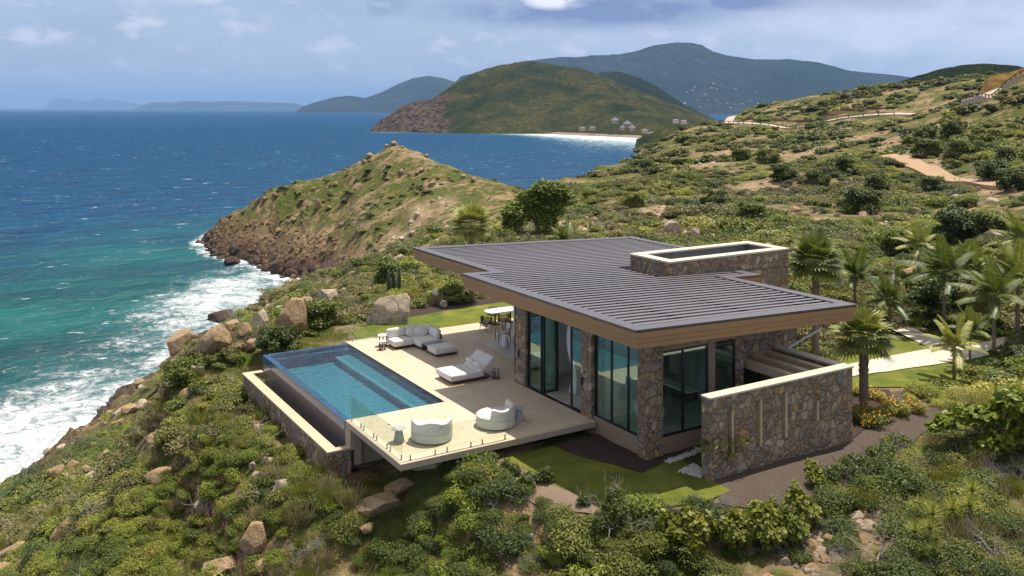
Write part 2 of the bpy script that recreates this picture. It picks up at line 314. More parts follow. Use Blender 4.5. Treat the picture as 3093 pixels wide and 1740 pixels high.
# ------------------------------------------------------------------ sea
def sea_mat():
    m, n, l, b, p = mat('sea_water'); at = n.new('ShaderNodeAttribute'); at.attribute_name = 'shore'; sh = at.outputs['Fac']
    a2 = n.new('ShaderNodeAttribute'); a2.attribute_name = 'foam'; fo = a2.outputs['Fac']
    mp = n.new('ShaderNodeMapping'); l.new(p, mp.inputs[0]); mp.inputs['Rotation'].default_value = (0, 0, R(20)); mp.inputs['Scale'].default_value = (.45, 1, 1)
    v = mp.outputs[0]; big = noise(n, l, v, .018, 5, .6, .4); med = noise(n, l, v, .12, 5, .6, .5); fin = noise(n, l, v, .9, 5, .65, .3)
    deep = mixc(n, l, ramp(n, l, med, (.3, 0), (.7, 1)), (.0003, .025, .082), (.0012, .082, .190))
    teal = mixc(n, l, ramp(n, l, big, (.35, 0), (.65, 1)), (.0006, .040, .050), (.002, .150, .135))
    s2 = math_(n, l, 'ADD', sh, math_(n, l, 'MULTIPLY', math_(n, l, 'SUBTRACT', big, .5), .5))
    col = mixc(n, l, ramp(n, l, s2, (.15, 0), (.8, 1)), deep, teal)
    col = mixc(n, l, ramp(n, l, fin, (.35, 0), (.65, .7)), col, mixc(n, l, .5, col, (.002, .02, .045)))
    caps = ramp(n, l, math_(n, l, 'ADD', noise(n, l, v, .28, 4, .6, .2), math_(n, l, 'MULTIPLY', noise(n, l, v, .05, 3, .5), .25)), (.80, 0), (.85, .8))
    wp = noise(n, l, p, .09, 6, .65, 1.3); wq = noise(n, l, p, .45, 6, .7, 1.2)
    lace = math_(n, l, 'ADD', math_(n, l, 'MULTIPLY', wp, .45), math_(n, l, 'MULTIPLY', wq, .55))
    fm = ramp(n, l, math_(n, l, 'ADD', math_(n, l, 'MULTIPLY', fo, .47), math_(n, l, 'MULTIPLY', math_(n, l, 'SUBTRACT', lace, .5), 1.6)), (.16, 0), (.40, 1))
    fm = math_(n, l, 'MULTIPLY', fm, ramp(n, l, noise(n, l, p, 1.3, 4, .7, .8), (.30, .5), (.46, 1)))
    fm = math_(n, l, 'MAXIMUM', fm, caps)
    mist = ramp(n, l, math_(n, l, 'ADD', fo, math_(n, l, 'MULTIPLY', math_(n, l, 'SUBTRACT', wp, .5), 1.0)), (.15, 0), (.9, .45))
    col = mixc(n, l, mist, col, (.18, .42, .44))
    col = mixc(n, l, fm, col, (.86, .9, .92)); l.new(col, b.inputs['Base Color'])
    l.new(ramp(n, l, fm, (0, .27), (1, .9)), b.inputs['Roughness']); b.inputs['Specular IOR Level'].default_value = 0
    h = math_(n, l, 'ADD', math_(n, l, 'MULTIPLY', med, 2.2), math_(n, l, 'ADD', math_(n, l, 'MULTIPLY', fin, .55), math_(n, l, 'MULTIPLY', fm, .5)))
    bq = bump(n, l, b, h, .85, 1.8); gl = n.new('ShaderNodeBsdfGlossy'); gl.inputs['Roughness'].default_value = .28; l.new(bq.outputs[0], gl.inputs['Normal']); mx = n.new('ShaderNodeMixShader')
    l.new(math_(n, l, 'MULTIPLY', math_(n, l, 'SUBTRACT', 1.0, fm), .045), mx.inputs[0]); l.new(b.outputs[0], mx.inputs[1]); l.new(gl.outputs[0], mx.inputs[2]); l.new(mx.outputs[0], n['Material Output'].inputs[0])
    return m
M['sea'] = sea_mat()
sT, sZ = 420, 620
st_ = np.concatenate([np.linspace(-9, -.8, 40, endpoint=False), np.linspace(-.8, .8, sT), np.linspace(.8, 9, 41)[1:]]); sz_ = np.exp(np.linspace(math.log(20), math.log(60000), sZ))
TT, ZZ = np.meshgrid(st_, sz_); sx_, sy_ = wf(TT * ZZ, ZZ); X_ = TT * ZZ
shore = np.zeros_like(ZZ); foam = np.zeros_like(ZZ); dep = np.full_like(ZZ, 60.)
k = (ZZ < 800) & (np.abs(TT) < 1.2); dep[k] = SEA - ground(sx_[k], sy_[k])
# water depth under each point drives surf and the pale shallows
foam = np.where(k, np.clip(1 - (dep - 0) / 6.0, 0, 1), 0)
left = sst(190, 120, ZZ) * sst(-94, -67, X_) * 1.0 * (ZZ < 220)
foam = np.maximum(foam, left * .92 * (dep > -3)); cove = np.exp(-(((X_ + 68) / 16) ** 2 + ((ZZ - 215) / 50) ** 2)); foam = np.maximum(foam, cove * .8)
shore = np.maximum(sst(520, 110, ZZ) * sst(-330, -60, X_), 0.0) * (ZZ < 800); shore = np.where(ZZ < 800, shore * sst(40, 10, X_ - 0) , 0)
# surf along the far bay beach
bayd = 1776 + (1321 - 1776) * np.clip((TT - (-.06)) / .22, 0, 1)
bs = sst(-.13, -.03, TT) * (TT < .24); dz = bayd - ZZ
foam = np.maximum(foam, np.exp(-np.clip(dz, 0, None) / (75 + 190 * sst(-.02, .10, TT))) * (dz > -60) * np.where(TT > -.16, 1.15, 0) * sst(-.17, -.13, TT) * (ZZ > 900))
shore = np.maximum(shore, .55 * sst(500, 0, dz) * sst(-.1, .02, TT) * (ZZ > 500) * (ZZ < 2500))
wz = fbm(sx_ * .8 + sy_ * .3, sy_ * .8 - sx_ * .6, 13, 4, .55, True) * 1.1 * sst(700, 160, ZZ) + fbm(sx_ * .5, sy_, 45, 3, .5) * 1.2 * sst(2600, 500, ZZ)
sea = npmesh('sea', np.stack([sx_, sy_, SEA + wz], -1).reshape(-1, 3), gridfaces(sZ, len(st_)), M['sea'], True, {'shore': shore, 'foam': foam})
tag(sea, 'blue sea turning teal with white surf at the rocks', None, None, 'structure')

# ------------------------------------------------------------------ far hills, headland, mountains, islands
def far_mat(name, g1, g2, rk, sc, cliff=(0, 0)):
    m, n, l, b, p = mat(name); px = n.new('ShaderNodeSeparateXYZ'); l.new(p, px.inputs[0])
    a = noise(n, l, p, sc, 6, .6, .5); d = noise(n, l, p, sc * 9, 6, .7, .3); e3 = noise(n, l, p, sc * 40, 5, .7)
    col = mixc(n, l, ramp(n, l, a, (.35, 0), (.65, 1)), g1, g2)
    col = mixc(n, l, ramp(n, l, d, (.45, 0), (.7, .55)), col, (.018, .03, .008))
    col = mixc(n, l, math_(n, l, 'MULTIPLY', ramp(n, l, d, (.35, 1), (.5, 0)), ramp(n, l, a, (.5, 0), (.6, 1))), col, rk)
    col = mixc(n, l, ramp(n, l, e3, (.40, .6), (.56, 0)), col, (.012, .022, .006))
    if cliff[0]:
        at = n.new('ShaderNodeAttribute'); at.attribute_name = 'cliff'
        col = mixc(n, l, ramp(n, l, math_(n, l, 'ADD', at.outputs['Fac'], math_(n, l, 'MULTIPLY', math_(n, l, 'SUBTRACT', a, .5), 2.2)), (.45, 0), (.6, 1)), col, mixc(n, l, ramp(n, l, d, (.4, 0), (.6, 1)), (.035, .024, .016), (.22, .15, .095)))
    l.new(col, b.inputs['Base Color']); b.inputs['Roughness'].default_value = 1; b.inputs['Specular IOR Level'].default_value = 0
    bump(n, l, b, math_(n, l, 'ADD', d, a), 1.0, 2.2 / sc / 9)
    return m
def hill(name, label, sky_, Z0, Zr, m, nr=8, cliff=None, pw=1.0, noise_=.22, ns=None, back=1.3):
    """sky_: skyline (2576-px u,v) ; Z0, Zr: range of foot and ridge, constants or lists over the same u"""
    us = np.array([p[0] for p in sky_]) * 1.2007; vs = np.array([p[1] for p in sky_]) * 1.2007
    ts = (us - CX) / FPX; nu = 420; t = np.linspace(ts[0], ts[-1], nu); v = np.interp(t, ts, vs)
    for _ in range(3): v[1:-1] = (v[:-2] + 2 * v[1:-1] + v[2:]) / 4
    z0 = np.interp(t, ts, Z0) if isinstance(Z0, (list, tuple)) else np.full(nu, float(Z0)); zr = np.interp(t, ts, Zr) if isinstance(Zr, (list, tuple)) else np.full(nu, float(Zr))
    hr = CAMZ - (v - HV) * zr / FPX; ht = np.maximum(hr - SEA, .5)
    s = np.linspace(0, 2, 150)[:, None]; fr = np.clip(s, 0, 1)
    Zg = np.where(s <= 1, z0 + (zr - z0) * s, zr + (zr - z0) * back * (s - 1)); Tg = np.broadcast_to(t, Zg.shape)
    prof = np.where(s <= 1, (1 - (1 - fr) ** 1.35) ** pw, np.maximum(0, 1 - (s - 1) ** 1.6))
    X, Y = wf(Tg * Zg, Zg); sc = ns or float(ht.max()) * 1.1
    nz = fbm(X, Y, sc, 7, .6, True) * 6 * s * (2 - s) * np.where(s < 1, (1 - s ** 4), .6)
    env = np.minimum(1, (Tg - t[0]) / (t[-1] - t[0]) * 14) * np.minimum(1, (t[-1] - Tg) / (t[-1] - t[0]) * 14)
    z = SEA - 1.5 + (ht + 1.5) * np.clip(prof + noise_ * nz * .35, -.02, 1.0 + .0 * s) + 0
    z = z + fbm(X, Y, sc * .12, 4, .6) * ht.max() * .02
    at = {'cliff': cliff(Tg, z) if cliff else np.zeros_like(z)}
    o = npmesh(name, np.stack([X, Y, z], -1).reshape(-1, 3), gridfaces(150, nu), m, True, at); return tag(o, label, None, None, 'structure')
M['headland'] = far_mat('headland', (.045, .062, .012), (.16, .145, .035), (.26, .18, .09), .012, (1, 1))
M['mountain'] = far_mat('mountain', (.022, .038, .013), (.06, .072, .025), (.13, .12, .085), .0012)
M['mountain_near'] = far_mat('mountain_near', (.032, .05, .014), (.06, .07, .022), (.16, .13, .09), .004)
hill('headland_hill', 'olive hill with a rocky brown tip across the bay',
     [(922, 333), (940, 318), (960, 300), (990, 282), (1020, 265), (1050, 254), (1080, 252), (1110, 235), (1140, 213), (1200, 183), (1250, 168), (1290, 163), (1330, 160), (1400, 170), (1460, 178), (1530, 200), (1600, 227), (1680, 257), (1740, 281), (1775, 292), (1800, 299)],
     [1776, 1740, 1720, 1690, 1680, 1660, 1640, 1630, 1620, 1600, 1590, 1580, 1570, 1560, 1540, 1500, 1440, 1360, 1400, 1600, 1750],
     [1790, 1790, 1800, 1820, 1850, 1880, 1900, 1950, 2000, 2080, 2150, 2200, 2250, 2250, 2250, 2200, 2150, 2100, 2050, 2000, 1950], M['headland'],
     cliff=lambda t, z: sst(-.035, -.10, t) * sst(75, 10, z), noise_=.34, ns=210)
hill('bay_hill', 'dark green hill behind the beach hill', [(1380, 260), (1440, 200), (1520, 182), (1560, 182), (1610, 197), (1660, 222), (1720, 262), (1770, 288), (1790, 295)], 2500, 3000, M['mountain_near'], ns=350)
hill('far_headland', 'long bluish headland low on the horizon', [(742, 283), (760, 270), (790, 258), (840, 245), (880, 241), (920, 247), (960, 232), (1000, 212), (1040, 197), (1080, 192), (1120, 199), (1140, 206), (1200, 200), (1290, 210), (1400, 282)], 9000, 10200, M['mountain'], ns=900)
hill('mountain', 'tall hazy blue green mountain with scattered houses', [(1100, 281), (1130, 230), (1160, 195), (1250, 178), (1310, 160), (1400, 152), (1500, 145), (1600, 135), (1650, 122), (1700, 117), (1760, 120), (1830, 140), (1900, 150), (1990, 152), (2060, 165), (2140, 185), (2230, 192), (2290, 198), (2400, 230), (2550, 283)],
     6200, 8200, M['mountain'], ns=1500, noise_=.36)
hill('far_island', 'low grey blue island on the horizon', [(335, 274), (360, 264), (385, 257), (430, 258), (470, 254), (520, 256), (600, 255), (680, 258), (740, 260), (775, 268)], 21000, 22500, M['mountain'], ns=3000)
hill('distant_island', 'faint hilly island far out on the horizon', [(115, 274), (125, 256), (150, 247), (190, 252), (220, 255), (245, 248), (290, 252), (330, 258), (400, 273)], 36000, 38500, M['mountain'], ns=5000)
hill('ridge_hill', 'green wooded ridge behind the right hillside', [(2180, 240), (2240, 215), (2300, 195), (2360, 178), (2420, 165), (2480, 161), (2560, 165), (2640, 190), (2750, 240)], 640, 900, M['mountain_near'], ns=120)
hill('point_hill', 'small scrubby point at the end of the beach', [(1600, 352), (1640, 335), (1680, 322), (1720, 318), (1760, 326), (1800, 345), (1860, 380)], 1000, 1080, M['headland'], ns=60)

# ------------------------------------------------------------------ materials of the house
def stone_mat(name, warm=1.0, sc=3.2):
    m, n, l, b, p = mat(name)
    wp = n.new('ShaderNodeTexNoise'); wp.inputs['Scale'].default_value = 1.6; wp.inputs['Detail'].default_value = 3; l.new(p, wp.inputs['Vector'])
    v = n.new('ShaderNodeVectorMath'); v.operation = 'MULTIPLY_ADD'; l.new(wp.outputs['Color'], v.inputs[0]); v.inputs[1].default_value = (.30,) * 3; l.new(p, v.inputs[2])
    def vor(f):
        q = n.new('ShaderNodeTexVoronoi'); q.feature = f; q.inputs['Scale'].default_value = sc; q.inputs['Randomness'].default_value = .95; l.new(v.outputs[0], q.inputs['Vector']); return q
    c = vor('F1'); e = vor('DISTANCE_TO_EDGE'); c3 = vor('F1'); e3 = vor('DISTANCE_TO_EDGE')
    for q_ in (c3, e3): q_.inputs['Scale'].default_value = sc * 2.1
    s0 = n.new('ShaderNodeSeparateColor'); l.new(c.outputs['Color'], s0.inputs[0]); sel = ramp(n, l, s0.outputs[2], (0, 0), (.58, 1), interp='CONSTANT')
    sc_ = n.new('ShaderNodeSeparateColor'); l.new(mixc(n, l, sel, c.outputs['Color'], c3.outputs['Color']), sc_.inputs[0])
    emix = math_(n, l, 'MINIMUM', e.outputs[0], math_(n, l, 'ADD', math_(n, l, 'MULTIPLY', e3.outputs[0], 1.0), math_(n, l, 'MULTIPLY', math_(n, l, 'SUBTRACT', 1.0, sel), 5.0)))
    fine = noise(n, l, p, 18, 5, .65)
    col = ramp(n, l, sc_.outputs[0], (0, (0.281, 0.171, 0.098)), (.16, (0.464, 0.329, 0.207)), (.32, (0.329, 0.220, 0.134)), (.46, (0.549, 0.433, 0.305)), (.6, (0.256, 0.213, 0.183)), (.74, (0.488, 0.305, 0.146)), (.88, (0.366, 0.287, 0.220)), interp='CONSTANT')
    col = mixc(n, l, math_(n, l, 'MULTIPLY', sc_.outputs[1], .55), col, (.37, .295, .225))
    col = mixc(n, l, ramp(n, l, fine, (.3, .5), (.7, 0)), col, (.09, .065, .045))
    col = mixc(n, l, ramp(n, l, emix, (0.0, .75), (.03, .0)), col, (.10, .075, .055))
    l.new(col, b.inputs['Base Color']); b.inputs['Roughness'].default_value = .85; b.inputs['Specular IOR Level'].default_value = .3
    h = math_(n, l, 'ADD', ramp(n, l, emix, (0, 0), (.09, 1)), math_(n, l, 'ADD', math_(n, l, 'MULTIPLY', fine, .35), math_(n, l, 'MULTIPLY', sc_.outputs[2], .5)))
    bump(n, l, b, h, .9, .05); return m
M['stone'] = stone_mat('stone_cladding')
def tile_mat():
    m, n, l, b, p = mat('travertine'); br = n.new('ShaderNodeTexBrick'); l.new(p, br.inputs['Vector'])
    br.inputs['Scale'].default_value = 1; br.inputs['Brick Width'].default_value = 1.2; br.inputs['Row Height'].default_value = .6; br.inputs['Mortar Size'].default_value = .008
    br.inputs['Color1'].default_value = (.60, .505, .385, 1); br.inputs['Color2'].default_value = (.52, .425, .31, 1); br.inputs['Mortar'].default_value = (.30, .22, .14, 1); br.inputs['Bias'].default_value = -.1
    a = noise(n, l, p, 1.1, 6, .65, .8); c = noise(n, l, p, 9, 5, .6)
    col = mixc(n, l, ramp(n, l, a, (.35, .0), (.7, .55)), br.outputs[0], (.60, .41, .21)); col = mixc(n, l, ramp(n, l, c, (.5, 0), (.75, .35)), col, (.74, .65, .50))
    l.new(col, b.inputs['Base Color']); b.inputs['Roughness'].default_value = .55; bump(n, l, b, c, .08, .01); return m
M['tile'] = tile_mat()
M['cope'] = simple('pale_coping_stone', (.60, .52, .40), .6, .1, 3)
M['copeb'] = simple('basin_coping_stone', (.56, .435, .29), .6, .14, 2.4)
M['slab'] = simple('slab_edge', (.40, .31, .225), .8, .12, 2)
M['fascia'] = simple('brown_fascia_board', (.34, .19, .085), .55, .07, 5, .35, bm=.05)
M['stucco'] = simple('tan_stucco', (.30, .21, .145), .9, .08, 8, .2, bm=.3)
M['rimmetal'] = simple('bronze_roof_metal', (.135, .12, .13), .42, .12, 1.2, .5, .35, bm=.02)
M['louvre'] = simple('grey_louvre_metal', (.18, .165, .175), .45, .08, 1.5, .5, .3, bm=0)
M['darkmetal'] = simple('dark_bronze_edge', (.06, .042, .045), .4, .1, 3, .5, .2, bm=0)
M['black'] = simple('black_frame', (.012, .012, .013), .35, .1, 4, .5, 0, bm=0)
M['roofdeck'] = simple('dark_roof_membrane', (.035, .03, .035), .9, .2, 1.5, .2)
M['soffit'] = simple('soffit_board', (.30, .21, .135), .7, .08, 2)
M['white_wall'] = simple('white_plaster', (.78, .74, .68), .9, .04, 2, .2)
M['floor_in'] = simple('pale_interior_tile', (.50, .455, .40), .35, .08, 1.2)
M['white'] = simple('white_finish', (.78, .77, .74), .35, .04, 3)
M['steel'] = simple('brushed_steel', (.42, .40, .37), .3, .08, 20, .5, .9, bm=0)
M['greyrender'] = simple('grey_render', (.17, .165, .17), .85, .25, 2.2)
def glass_mat(name, tint, amt, rough=0.0, grn=0.0):
    m = bpy.data.materials.new(name); m.use_nodes = True; n = m.node_tree.nodes; l = m.node_tree.links; n.remove(n['Principled BSDF'])
    t = n.new('ShaderNodeBsdfTransparent'); t.inputs[0].default_value = tint + (1,); g = n.new('ShaderNodeBsdfGlossy'); g.inputs[0].default_value = (.82, 1, .96, 1); g.inputs['Roughness'].default_value = rough
    fr = n.new('ShaderNodeLayerWeight'); fr.inputs[0].default_value = .5
    f = math_(n, l, 'ADD', math_(n, l, 'MULTIPLY', math_(n, l, 'POWER', fr.outputs['Facing'], 4.0), .7), amt, True)
    mx = n.new('ShaderNodeMixShader'); l.new(f, mx.inputs[0]); l.new(t.outputs[0], mx.inputs[1]); l.new(g.outputs[0], mx.inputs[2]); l.new(mx.outputs[0], n['Material Output'].inputs[0]); return m
M['glass'] = glass_mat('tinted_window_glass', (.86, .98, .93), .11)
M['clear'] = glass_mat('clear_balustrade_glass', (.91, .965, .94), .035)
M['frosted'] = simple('pale_green_glass_panel', (.10, .22, .17), .15, .1, 2)

# ------------------------------------------------------------------ terrace and paving
T = MB()
T.prism([(17.03, 28.1), (20.9, 28.1), (20.9, 44.42), (17.03, 44.42)], -.22, 0)
T.box((12.75, 28.1, -.22), (17.03, 33.18, 0)); T.box((20.9, 34, -.22), (36, 44.42, 0))
terrace = T.build('terrace', M['tile']); tag(terrace, 'travertine terrace floor around the pool', kind='structure')
T = MB(); T.box((12.742, 28.092, -.24), (20.92, 28.1, -.012)); T.box((12.742, 28.1, -.24), (12.75, 33.1, -.012)); T.box((12.742, 28.092, -.24), (20.9, 33.0, -.222))
e_ = T.build('slab_edge', M['slab'], terrace)
T = MB(); T.box((13.2, 32.95, -1.7), (14.6, 32.995, -.245)); T.box((14.6, 29.2, -2.6), (20.9, 32.98, -.242)); T.box((17.22, 32.98, -2.6), (20.9, 44, -.24)); T.box((13.2, 33.22, -4.2), (17.2, 44.2, -1.45)); T.box((12.955, 32.69, -1.6), (13.2, 33.0, -.242))
T.box((12.746, 32.68, -1.0), (12.95, 33.19, -.243)); T.build('foundation', M['slab'], terrace)
T = MB(); T.box((20.98, 25.3, -.7), (30.4, 34.2, -.235)); T.box((21.5, 34.2, -.7), (35, 44.3, -.235)); T.build('house_foundation', M['stucco'], terrace)

# ------------------------------------------------------------------ pool
def pooltile(name, c1, c2, sc=12):
    m, n, l, b, p = mat(name); q = n.new('ShaderNodeTexVoronoi'); q.inputs['Scale'].default_value = sc; q.inputs['Randomness'].default_value = .15; q.distance = 'CHEBYCHEV'; l.new(p, q.inputs['Vector'])
    s_ = n.new('ShaderNodeSeparateColor'); l.new(q.outputs['Color'], s_.inputs[0]); l.new(mixc(n, l, s_.outputs[0], c1, c2), b.inputs['Base Color']); b.inputs['Roughness'].default_value = .18; return m
M['tile_blue'] = pooltile('blue_mosaic', (.012, .055, .12), (.035, .11, .21), 14); M['tile_teal'] = pooltile('teal_mosaic', (.026, .135, .185), (.048, .19, .24), 16)
M['tile_blue2'] = pooltile('slate_mosaic', (.025, .135, .185), (.05, .185, .235), 14); M['tile_bench'] = pooltile('bench_mosaic', (.055, .19, .23), (.09, .24, .27), 16); M['tile_bronze'] = pooltile('bronze_mosaic', (.10, .085, .09), (.19, .155, .14), 22)
def water_mat(name, tint, sc=3.2, st=.30):
    m = bpy.data.materials.new(name); m.use_nodes = True; n = m.node_tree.nodes; l = m.node_tree.links; n.remove(n['Principled BSDF'])
    g0 = n.new('ShaderNodeNewGeometry'); p = g0.outputs['Position']; mp = n.new('ShaderNodeMapping'); mp.inputs['Rotation'].default_value = (0, 0, R(35)); mp.inputs['Scale'].default_value = (.5, 1.2, 1); l.new(p, mp.inputs[0])
    h = math_(n, l, 'ADD', noise(n, l, mp.outputs[0], sc, 4, .6, .6), math_(n, l, 'MULTIPLY', noise(n, l, mp.outputs[0], sc * .35, 2, .5), 1.4))
    bp = n.new('ShaderNodeBump'); bp.inputs['Strength'].default_value = st; bp.inputs['Distance'].default_value = .14; l.new(h, bp.inputs['Height'])
    t = n.new('ShaderNodeBsdfTransparent'); l.new(mixc(n, l, ramp(n, l, h, (.9, 0), (1.5, 1)), tint, tuple(min(1, c * 1.28) for c in tint)), t.inputs[0]); g = n.new('ShaderNodeBsdfGlossy'); g.inputs['Roughness'].default_value = .06; l.new(bp.outputs[0], g.inputs['Normal'])
    fr = n.new('ShaderNodeFresnel'); fr.inputs[0].default_value = 1.33; l.new(bp.outputs[0], fr.inputs['Normal'])
    mx = n.new('ShaderNodeMixShader'); l.new(math_(n, l, 'MULTIPLY', fr.outputs[0], 1.3, True), mx.inputs[0]); l.new(t.outputs[0], mx.inputs[1]); l.new(g.outputs[0], mx.inputs[2]); l.new(mx.outputs[0], n['Material Output'].inputs[0]); return m
M['poolwater'] = water_mat('pool_water', (.66, .88, .92)); M['basinwater'] = water_mat('basin_water', (.25, .32, .36), 4, .15)
pool = thing('swimming_pool', (12.75, 33.2, 0), 'rectangular infinity pool with blue tiled lip at the terrace edge', 'swimming pool')
T = MB(); T.box((12.98, 33.2, -.78), (17.03, 44.0, -.72)); T.build('pool_floor', M['tile_teal'], pool)
T = MB(); T.box((17.03, 33.18, -1.4), (17.2, 44.1, -.01)); T.box((12.75, 33.0, -1.4), (17.2, 33.2, -.224)); T.box((12.98, 33.192, -1.3), (17.03, 33.2, -.01)); T.build('pool_wall', M['tile_blue'], pool)
T = MB(); T.box((16.12, 33.21, -1.3), (17.02, 43.4, -.42)); T.build('bench', M['tile_teal'], pool); T = MB(); T.box((16.08, 33.22, -.50), (16.28, 43.3, -.413)); T.build('bench_edge', M['tile_bench'], pool)
T = MB(); T.prism([(12.72, 33.2), (12.98, 33.2), (12.98, 44.0), (12.72, 44.2)], -.4, -.028); T.box((12.98, 43.9, -1.4), (17.03, 44.15, -.028)); T.box((12.98, 43.6, -1.3), (17.03, 43.9, -.2)); T.build('infinity_lip', M['tile_blue'], pool)
T = MB(); T.add([(12.74, 33.2, -.4), (12.74, 44.18, -.4), (12.86, 44.18, -1.9), (12.86, 33.2, -1.9)], [(0, 1, 2, 3)]); T.add([(12.74, 33.18, -.4), (17, 33.18, -.4), (17, 33.18, -1.9), (12.86, 33.18, -1.9)], [(0, 1, 2, 3)]); T.build('weir_wall', M['tile_bronze'], pool)
T = MB(); T.add([(12.76, 33.2, -.022), (17.03, 33.2, -.022), (17.03, 44.13, -.022), (12.76, 44.13, -.022)], [(0, 1, 2, 3)]); T.build('pool_water', M['poolwater'], pool)
bas = thing('overflow_basin', (11.85, 32.68, -.9), 'narrow stone walled overflow trough below the infinity pool', 'pool basin')
T = MB(); x0, x1, y0, y1 = 11.88, 12.8, 32.72, 44.6
T.prism([(x0, y0), (x1, y0), (x1, y0 + .28), (x0 + .36, y0 + .28), (x0 + .36, y1), (x0, y1)], lambda x, y: -5.2, -.96); T.build('stone_wall', M['stone'], bas)
T = MB(); T.box((x0 + .3, y0 + .2, -2.2), (13.2, y1 + .2, -1.9)); T.build('basin_floor', M['black'], bas)
T = MB(); T.prism([(11.84, 32.68), (12.76, 32.68), (12.76, 33.0), (12.28, 33.0), (12.28, 44.3), (12.8, 44.3), (12.8, 44.66), (11.84, 44.66)], -.958, -.89); bev(T.build('coping', M['copeb'], bas), .012)
T = MB(); T.add([(12.2, 32.95, -1.42), (12.9, 32.95, -1.42), (12.9, 44.35, -1.42), (12.2, 44.35, -1.42)], [(0, 1, 2, 3)]); T.build('basin_water', M['basinwater'], bas)

# ------------------------------------------------------------------ glass balustrades
def balustrade(label, runs):
    t = thing('glass_balustrade', (runs[0][0][0], runs[0][0][1], 0), label, 'glass fence', 'glass balustrades round the terrace')
    for a, b, n, sp in runs:
        a = Vector((a[0], a[1], 0)); b = Vector((b[0], b[1], 0)); d = (b - a) / n; u = d.normalized(); nn = Vector((-u.y, u.x, 0))
        for i in range(n):
            p = a + d * i + u * .012; q = a + d * (i + 1) - u * .012; T = MB(); o = nn * .006
            T.add([p - o + Vector((0, 0, .06)), q - o + Vector((0, 0, .06)), q + o + Vector((0, 0, .06)), p + o + Vector((0, 0, .06)), p - o + Vector((0, 0, .93)), q - o + Vector((0, 0, .93)), q + o + Vector((0, 0, .93)), p + o + Vector((0, 0, .93))],
                  [(0, 3, 2, 1), (4, 5, 6, 7), (0, 1, 5, 4), (1, 2, 6, 5), (2, 3, 7, 6), (3, 0, 4, 7)]); T.build('glass_panel', M['clear'], t)
            for s in sp:
                c = p + (q - p) * s; T = MB(); T.lathe((c.x, c.y, 0), [(0, 0), (.045, 0), (.045, .012), (.026, .016), (.026, .15), (.018, .165), (0, .165)], 12); T.build('spigot', M['steel'], t)
            if i < n - 1: T = MB(); T.box(tuple(q - Vector((.02, .02, -.87))), tuple(q + Vector((.03, .03, .90)))); T.build('clip', M['steel'], t)
    return t
balustrade('frameless glass balustrade round the near corner of the terrace', [((12.95, 33.16), (12.95, 28.32), 4, (.1, .88)), ((12.97, 28.30), (17.2, 28.30), 3, (.16, .84))])
balustrade('frameless glass balustrade behind the corner sofa', [((17.15, 44.3), (22.6, 44.3), 3, (.14, .86))])

# ------------------------------------------------------------------ the villa
RS = .0347; rz = lambda x: 4.73 - RS * (x - 18.95)
villa = thing('villa', (20.95, 25.15, 0), 'single storey stone and glass villa with a flat louvred roof', 'house')
def part(mb, name, m, parent=villa): return mb.build(name, M[m] if isinstance(m, str) else m, parent)
OUT = [(18.95, 23.3), (30.0, 23.3), (30.0, 29.95), (31.85, 29.95), (31.85, 31.4), (35.1, 31.4), (35.1, 43.6), (20.45, 43.6), (20.45, 35.35), (18.95, 35.35)]
def inset(P, d):
    r = []; n = len(P)
    for i in range(n):
        a, b, c = Vector(P[i - 1]), Vector(P[i]), Vector(P[(i + 1) % n]); e1 = (b - a).normalized(); e2 = (c - b).normalized()
        n1 = Vector((-e1.y, e1.x)); n2 = Vector((-e2.y, e2.x)); r.append(tuple(b + n1 * d + n2 * d))
    return r
def ring(mb, P, Q, zp, zq):   # a closed band between outline P at zp(x) and outline Q at zq(x)
    n = len(P); vs = [(p[0], p[1], zp(p[0])) for p in P] + [(q[0], q[1], zq(q[0])) for q in Q]
    mb.add(vs, [(i, (i + 1) % n, n + (i + 1) % n, n + i) for i in range(n)])
IN = inset(OUT, .56)
roof = part(MB().prism(inset(OUT, .3), lambda x, y: rz(x) - .30, lambda x, y: rz(x) - .26), 'roof', 'roofdeck')
T = MB(); ring(T, OUT, IN, rz, rz); ring(T, inset(OUT, .02), OUT, lambda x: rz(x) - .075, lambda x: rz(x)); ring(T, IN, IN, rz, lambda x: rz(x) - .27); part(T, 'roof_rim', 'rimmetal', roof)
T = MB(); ring(T, inset(OUT, .035), inset(OUT, .012), lambda x: rz(x) - .115, lambda x: rz(x) - .07); part(T, 'drip_edge', 'darkmetal', roof)
T = MB()
for i, (a, b, da) in enumerate(((.10, .30, .03), (.30, .47, .07), (.47, .66, .11))):
    ring(T, inset(OUT, da + .035), inset(OUT, da), lambda x, b=b: rz(x) - b, lambda x, b=b: rz(x) - b + .012); ring(T, inset(OUT, da), inset(OUT, da - .012 + .012), lambda x, b=b: rz(x) - b + .012, lambda x, a=a: rz(x) - a)
fas = part(T, 'fascia', 'fascia', roof)
T = MB(); T.prism(inset(OUT, .12), lambda x, y: rz(x) - .655, lambda x, y: rz(x) - .32); part(T, 'soffit', 'soffit', roof)
def slat_x(y):      # louvre run at this y, clipped by the outline and the roof box
    if y < 29.95 + .56: a, b = 18.95, 30.0
    elif y < 31.4: a, b = 18.95, 31.85
    elif y < 35.35: a, b = 18.95, (27.45 if y > 31.3 else 31.85)
    else: a, b = 20.45, 35.1
    if y < 35.35 and y > 34.2: a, b = 18.95, 35.1
    if y > 34.8: a = 20.45
    return a + .50, b - .62
T = MB(); y = 24.02
while y < 43.0:
    a, b = slat_x(y); n0 = len(T.v)
    T.prism([(a, y), (b, y), (b, y + .20), (a, y + .20)], lambda x, yy: rz(x) - .05, lambda x, yy: rz(x) - .03); y += .42
part(T, 'louvres', 'louvre', roof)
T = MB()
